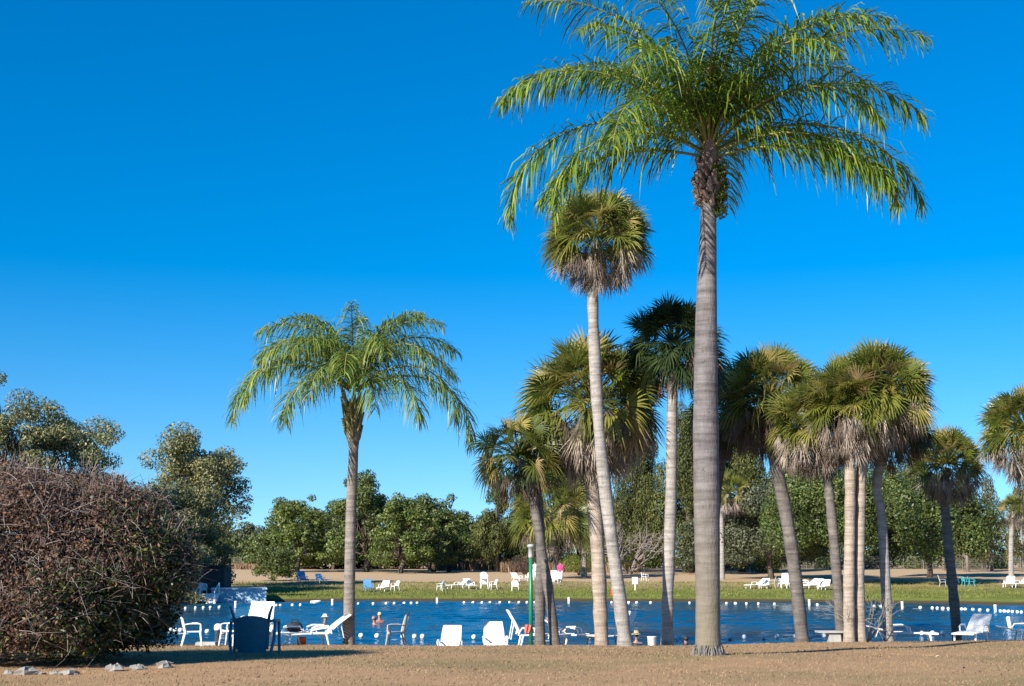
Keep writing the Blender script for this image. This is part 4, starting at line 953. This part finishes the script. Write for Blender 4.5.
def person(loc, label, rz, skin, shirt=None, trousers=None, hat=None, hair='hair', arms='down', shoes=None):
    t = empty('person', loc, label, 'person', rz)
    J = [((0, 0, .95), (.15, .11)), ((0, 0, 1.15), (.13, .10)), ((0, .01, 1.36), (.16, .11)), ((0, 0, 1.46), .075), ((0, -.01, 1.52), .055), ((0, -.02, 1.60), (.075, .09)), ((0, -.015, 1.69), (.078, .095)), ((0, -.01, 1.75), (.05, .06))]
    E = [(0, 1), (1, 2), (2, 3), (3, 4), (4, 5), (5, 6), (6, 7)]
    for s in (-1, 1):
        n = len(J); fw = -.18 if arms == 'fwd' else 0
        J += [((s * .17, 0, 1.40), .06), ((s * .23, .02, 1.14), .043), ((s * .24, -.05 + fw, .92), .034), ((s * .24, -.07 + fw, .84), .035), ((s * .23, -.09 + fw, .77), .018)]
        E += [(2, n), (n, n + 1), (n + 1, n + 2), (n + 2, n + 3), (n + 3, n + 4)]
        n = len(J); J += [((s * .095, 0, .82), .085), ((s * .10, -.01, .48), .058), ((s * .10, .02, .09), .038), ((s * .10, -.06, .035), .036), ((s * .11, -.16, .025), .026)]
        E += [(0, n), (n, n + 1), (n + 1, n + 2), (n + 2, n + 3), (n + 3, n + 4)]
    body = skin_mesh('body', J, E, skin, t)
    for s in (-1, 1):
        e = MB(); e.lathe([(.003, -.011), (.011, 0), (.003, .011)], 8, (s * .032, -.105, 1.655)); e.build('eye', 'black', t, True)
    if hair:
        h = MB(); h.lathe([(.088, -.02), (.098, .03), (.09, .085), (.05, .12), (.01, .13)], 14, (0, .012, 1.67), .95, 1.12); h.build('hair', hair, t, True)
    if hat:
        h = MB(); h.lathe([(.17, .0), (.165, .012), (.105, .02), (.10, .09), (.07, .13), (.01, .14)], 16, (0, -.01, 1.715), 1, 1.1); h.build('hat', hat, t, True)
    if shirt:
        h = MB(); h.lathe([(.19, .86), (.195, .95), (.17, 1.15), (.205, 1.34), (.17, 1.45), (.075, 1.5)], 16, (0, .0, 0), 1.05, .75)
        for s in (-1, 1): h.tube([(s * .15, 0, 1.42), (s * .20, .01, 1.30), (s * .235, .02, 1.14)], [.085, .08, .07], 10)
        h.build('shirt', shirt, t, True)
    if trousers:
        h = MB()
        for s in (-1, 1): h.tube([(s * .085, 0, .95), (s * .10, 0, .75), (s * .10, -.01, .48), (s * .10, .02, .12)], [.125, .115, .09, .075], 10)
        h.build('trousers', trousers, t, True)
    return t
person(gp(560.5, 112), 'person in pink top and white trousers standing on the far lawn', R(160), 'skin', 'pink', 'cloth_white', hair='hair')
person(gp(535, 113), 'person in white standing on the far lawn right beside the green post', R(190), 'skin', 'cloth_white', 'cloth_white')
person(pt(324, 60, -1.45), 'swimmer in a white sun hat up to the neck in the water', R(60), 'skin', None, None, 'cloth_white')
person(pt(379, 60, -1.32), 'sunburnt pale haired swimmer standing shoulder deep, right of a second swimmer', R(200), 'skin_tan', hair='cloth_straw')
person(pt(373.5, 59, -1.45), 'sunburnt swimmer up to the neck, left of the pale haired one', R(150), 'skin_tan', hair='skin_tan')
person(pt(637, 45.5, -1.42), 'swimmer in a straw hat close to the near bank', R(180), 'skin', None, None, 'cloth_straw')
person(pt(687, 45.5, -1.55), 'sunburnt swimmer close to the near bank beside the foreground trunk', R(180), 'skin_tan', hair='hair')

# ------------------------------------------------------------------ small things
def green_post():
    p = gp(531, 39.2); root = empty('green_post', p, 'green painted steel post with a grey cap among the loungers', 'post')
    m_ = MB(); m_.tube([(0, 0, -.2), (0, 0, 2.75)], .058, 12); m_.build('pole', 'green_paint', root, True)
    m_ = MB(); m_.lathe([(.07, 2.55), (.074, 2.6), (.074, 2.86), (.11, 2.87), (.11, 2.93), (.05, 2.96)], 12); m_.build('cap', 'metal', root, True)
green_post()
def sign():
    p = gp(635, 98.5); root = empty('sign', p, 'small blank white sign on a white post on the far bank', 'sign')
    m_ = MB(); m_.box((0, 0, .35), (.07, .07, .75)); m_.build('post', 'white', root); m_ = MB(); m_.box((0, -.05, .72), (.42, .03, .5)); m_.build('board', 'white', root)
sign()
def cone():
    p = gp(613, 92.8); root = empty('traffic_cone', p, 'orange traffic cone at the water edge of the far bank', 'cone')
    m_ = MB(); m_.lathe([(.17, .03), (.06, .75), (.045, .78)], 14); m_.build('cone', 'orange', root, True)
    m_ = MB(); m_.box((0, 0, .015), (.42, .42, .03)); m_.build('base', 'orange', root)
    m_ = MB(); m_.lathe([(.108, .46), (.076, .68)], 14); m_.build('band', 'white', root, True)
cone()
def bag():
    p = gp(294, 38.5) + Vector((0, 0, .36)); root = empty('bag', p, 'black beach bag lying on the low white lounger', 'bag', .3)
    m_ = MB(); m_.lathe([(.10, .0), (.19, .02), (.22, .12), (.19, .22), (.12, .28), (.03, .29)], 14, (0, 0, 0), 1.15, .7); m_.build('body', 'black', root, True)
    for s in (-1, 1): m_ = MB(); m_.tube([(-.12, s * .08, .22), (-.08, s * .09, .36), (.08, s * .09, .36), (.12, s * .08, .22)], .014, 6); m_.build('handle', 'black', root)
bag()
def towel(name, label, cat, px, Y, mat, w_, h, z, rx=0, rz=0):
    p = gp(px, Y) + Vector((0, 0, z)); mb = MB(); n, m_ = 7, 7; vs = []
    for j in range(m_):
        for i in range(n):
            x = (i / (n - 1) - .5) * w_ * (1 - .25 * j / m_); y = .025 * math.sin(i * 1.7 + j * .5); zz = h * (.5 - j / (m_ - 1)) - .03 * abs(i - 3) / 3; vs.append((x, y, zz))
    fs = [(j * n + i, j * n + i + 1, (j + 1) * n + i + 1, (j + 1) * n + i) for j in range(m_ - 1) for i in range(n - 1)]
    o = len(vs); mb.add(vs + [(x, y + .012, zz) for x, y, zz in vs], fs + [tuple(reversed([k + o for k in f])) for f in fs]); ob = mb.build(name, mat, loc=p, smooth=True); ob.rotation_euler = (rx, 0, rz); return tag(ob, label, cat)
towel('towel', 'salmon pink towel hung on the lounger beside the green post', 'towel', 527.5, 39.1, 'salmon', .18, .24, .5, .2, .2)
m_ = MB(); m_.lathe([(.10, 0), (.13, .02), (.14, .2), (.12, .22)], 14); tag(m_.build('bucket', 'red', loc=gp(301.5, 38.4), smooth=True), 'red bucket on the grass between the two low loungers', 'bucket')
m_ = MB(); m_.lathe([(.11, 0), (.12, .01), (.14, .28), (.15, .29), (.13, .30)], 14); bk = m_.build('bucket', 'white', loc=gp(652, 40.2) + Vector((0, 0, -.02)), smooth=True); tag(bk, 'white bucket on the near bank left of the slim pale palm trunk', 'bucket')
def table():
    p = gp(833, 39.6); root = empty('concrete_table', p, 'low concrete table with an overhanging slab left of the palm cluster', 'table')
    m_ = MB(); m_.box((.03, 0, .13), (.36, .36, .34), taper=.95); m_.build('pedestal', 'concrete', root)
    m_ = MB(); m_.box((-.08, 0, .335), (.78, .5, .05)); m_.build('top', 'concrete', root)
table()
m_ = MB(); m_.box((0, 0, .05), (.62, .4, .1), taper=.92); tag(m_.build('concrete_slab', 'concrete', loc=gp(206.5, 40.2) + Vector((0, 0, .02))), 'pale low concrete slab between the two left chairs', 'slab')
m_ = MB(); m_.lathe([(.24, 0), (.27, .03), (.27, .62), (.29, .64), (.29, .70), (.1, .74)], 14); tag(m_.build('litter_bin', 'black', loc=gp(449, 150), smooth=True), 'black litter bin on the far lawn before the tall dry grass', 'bin')
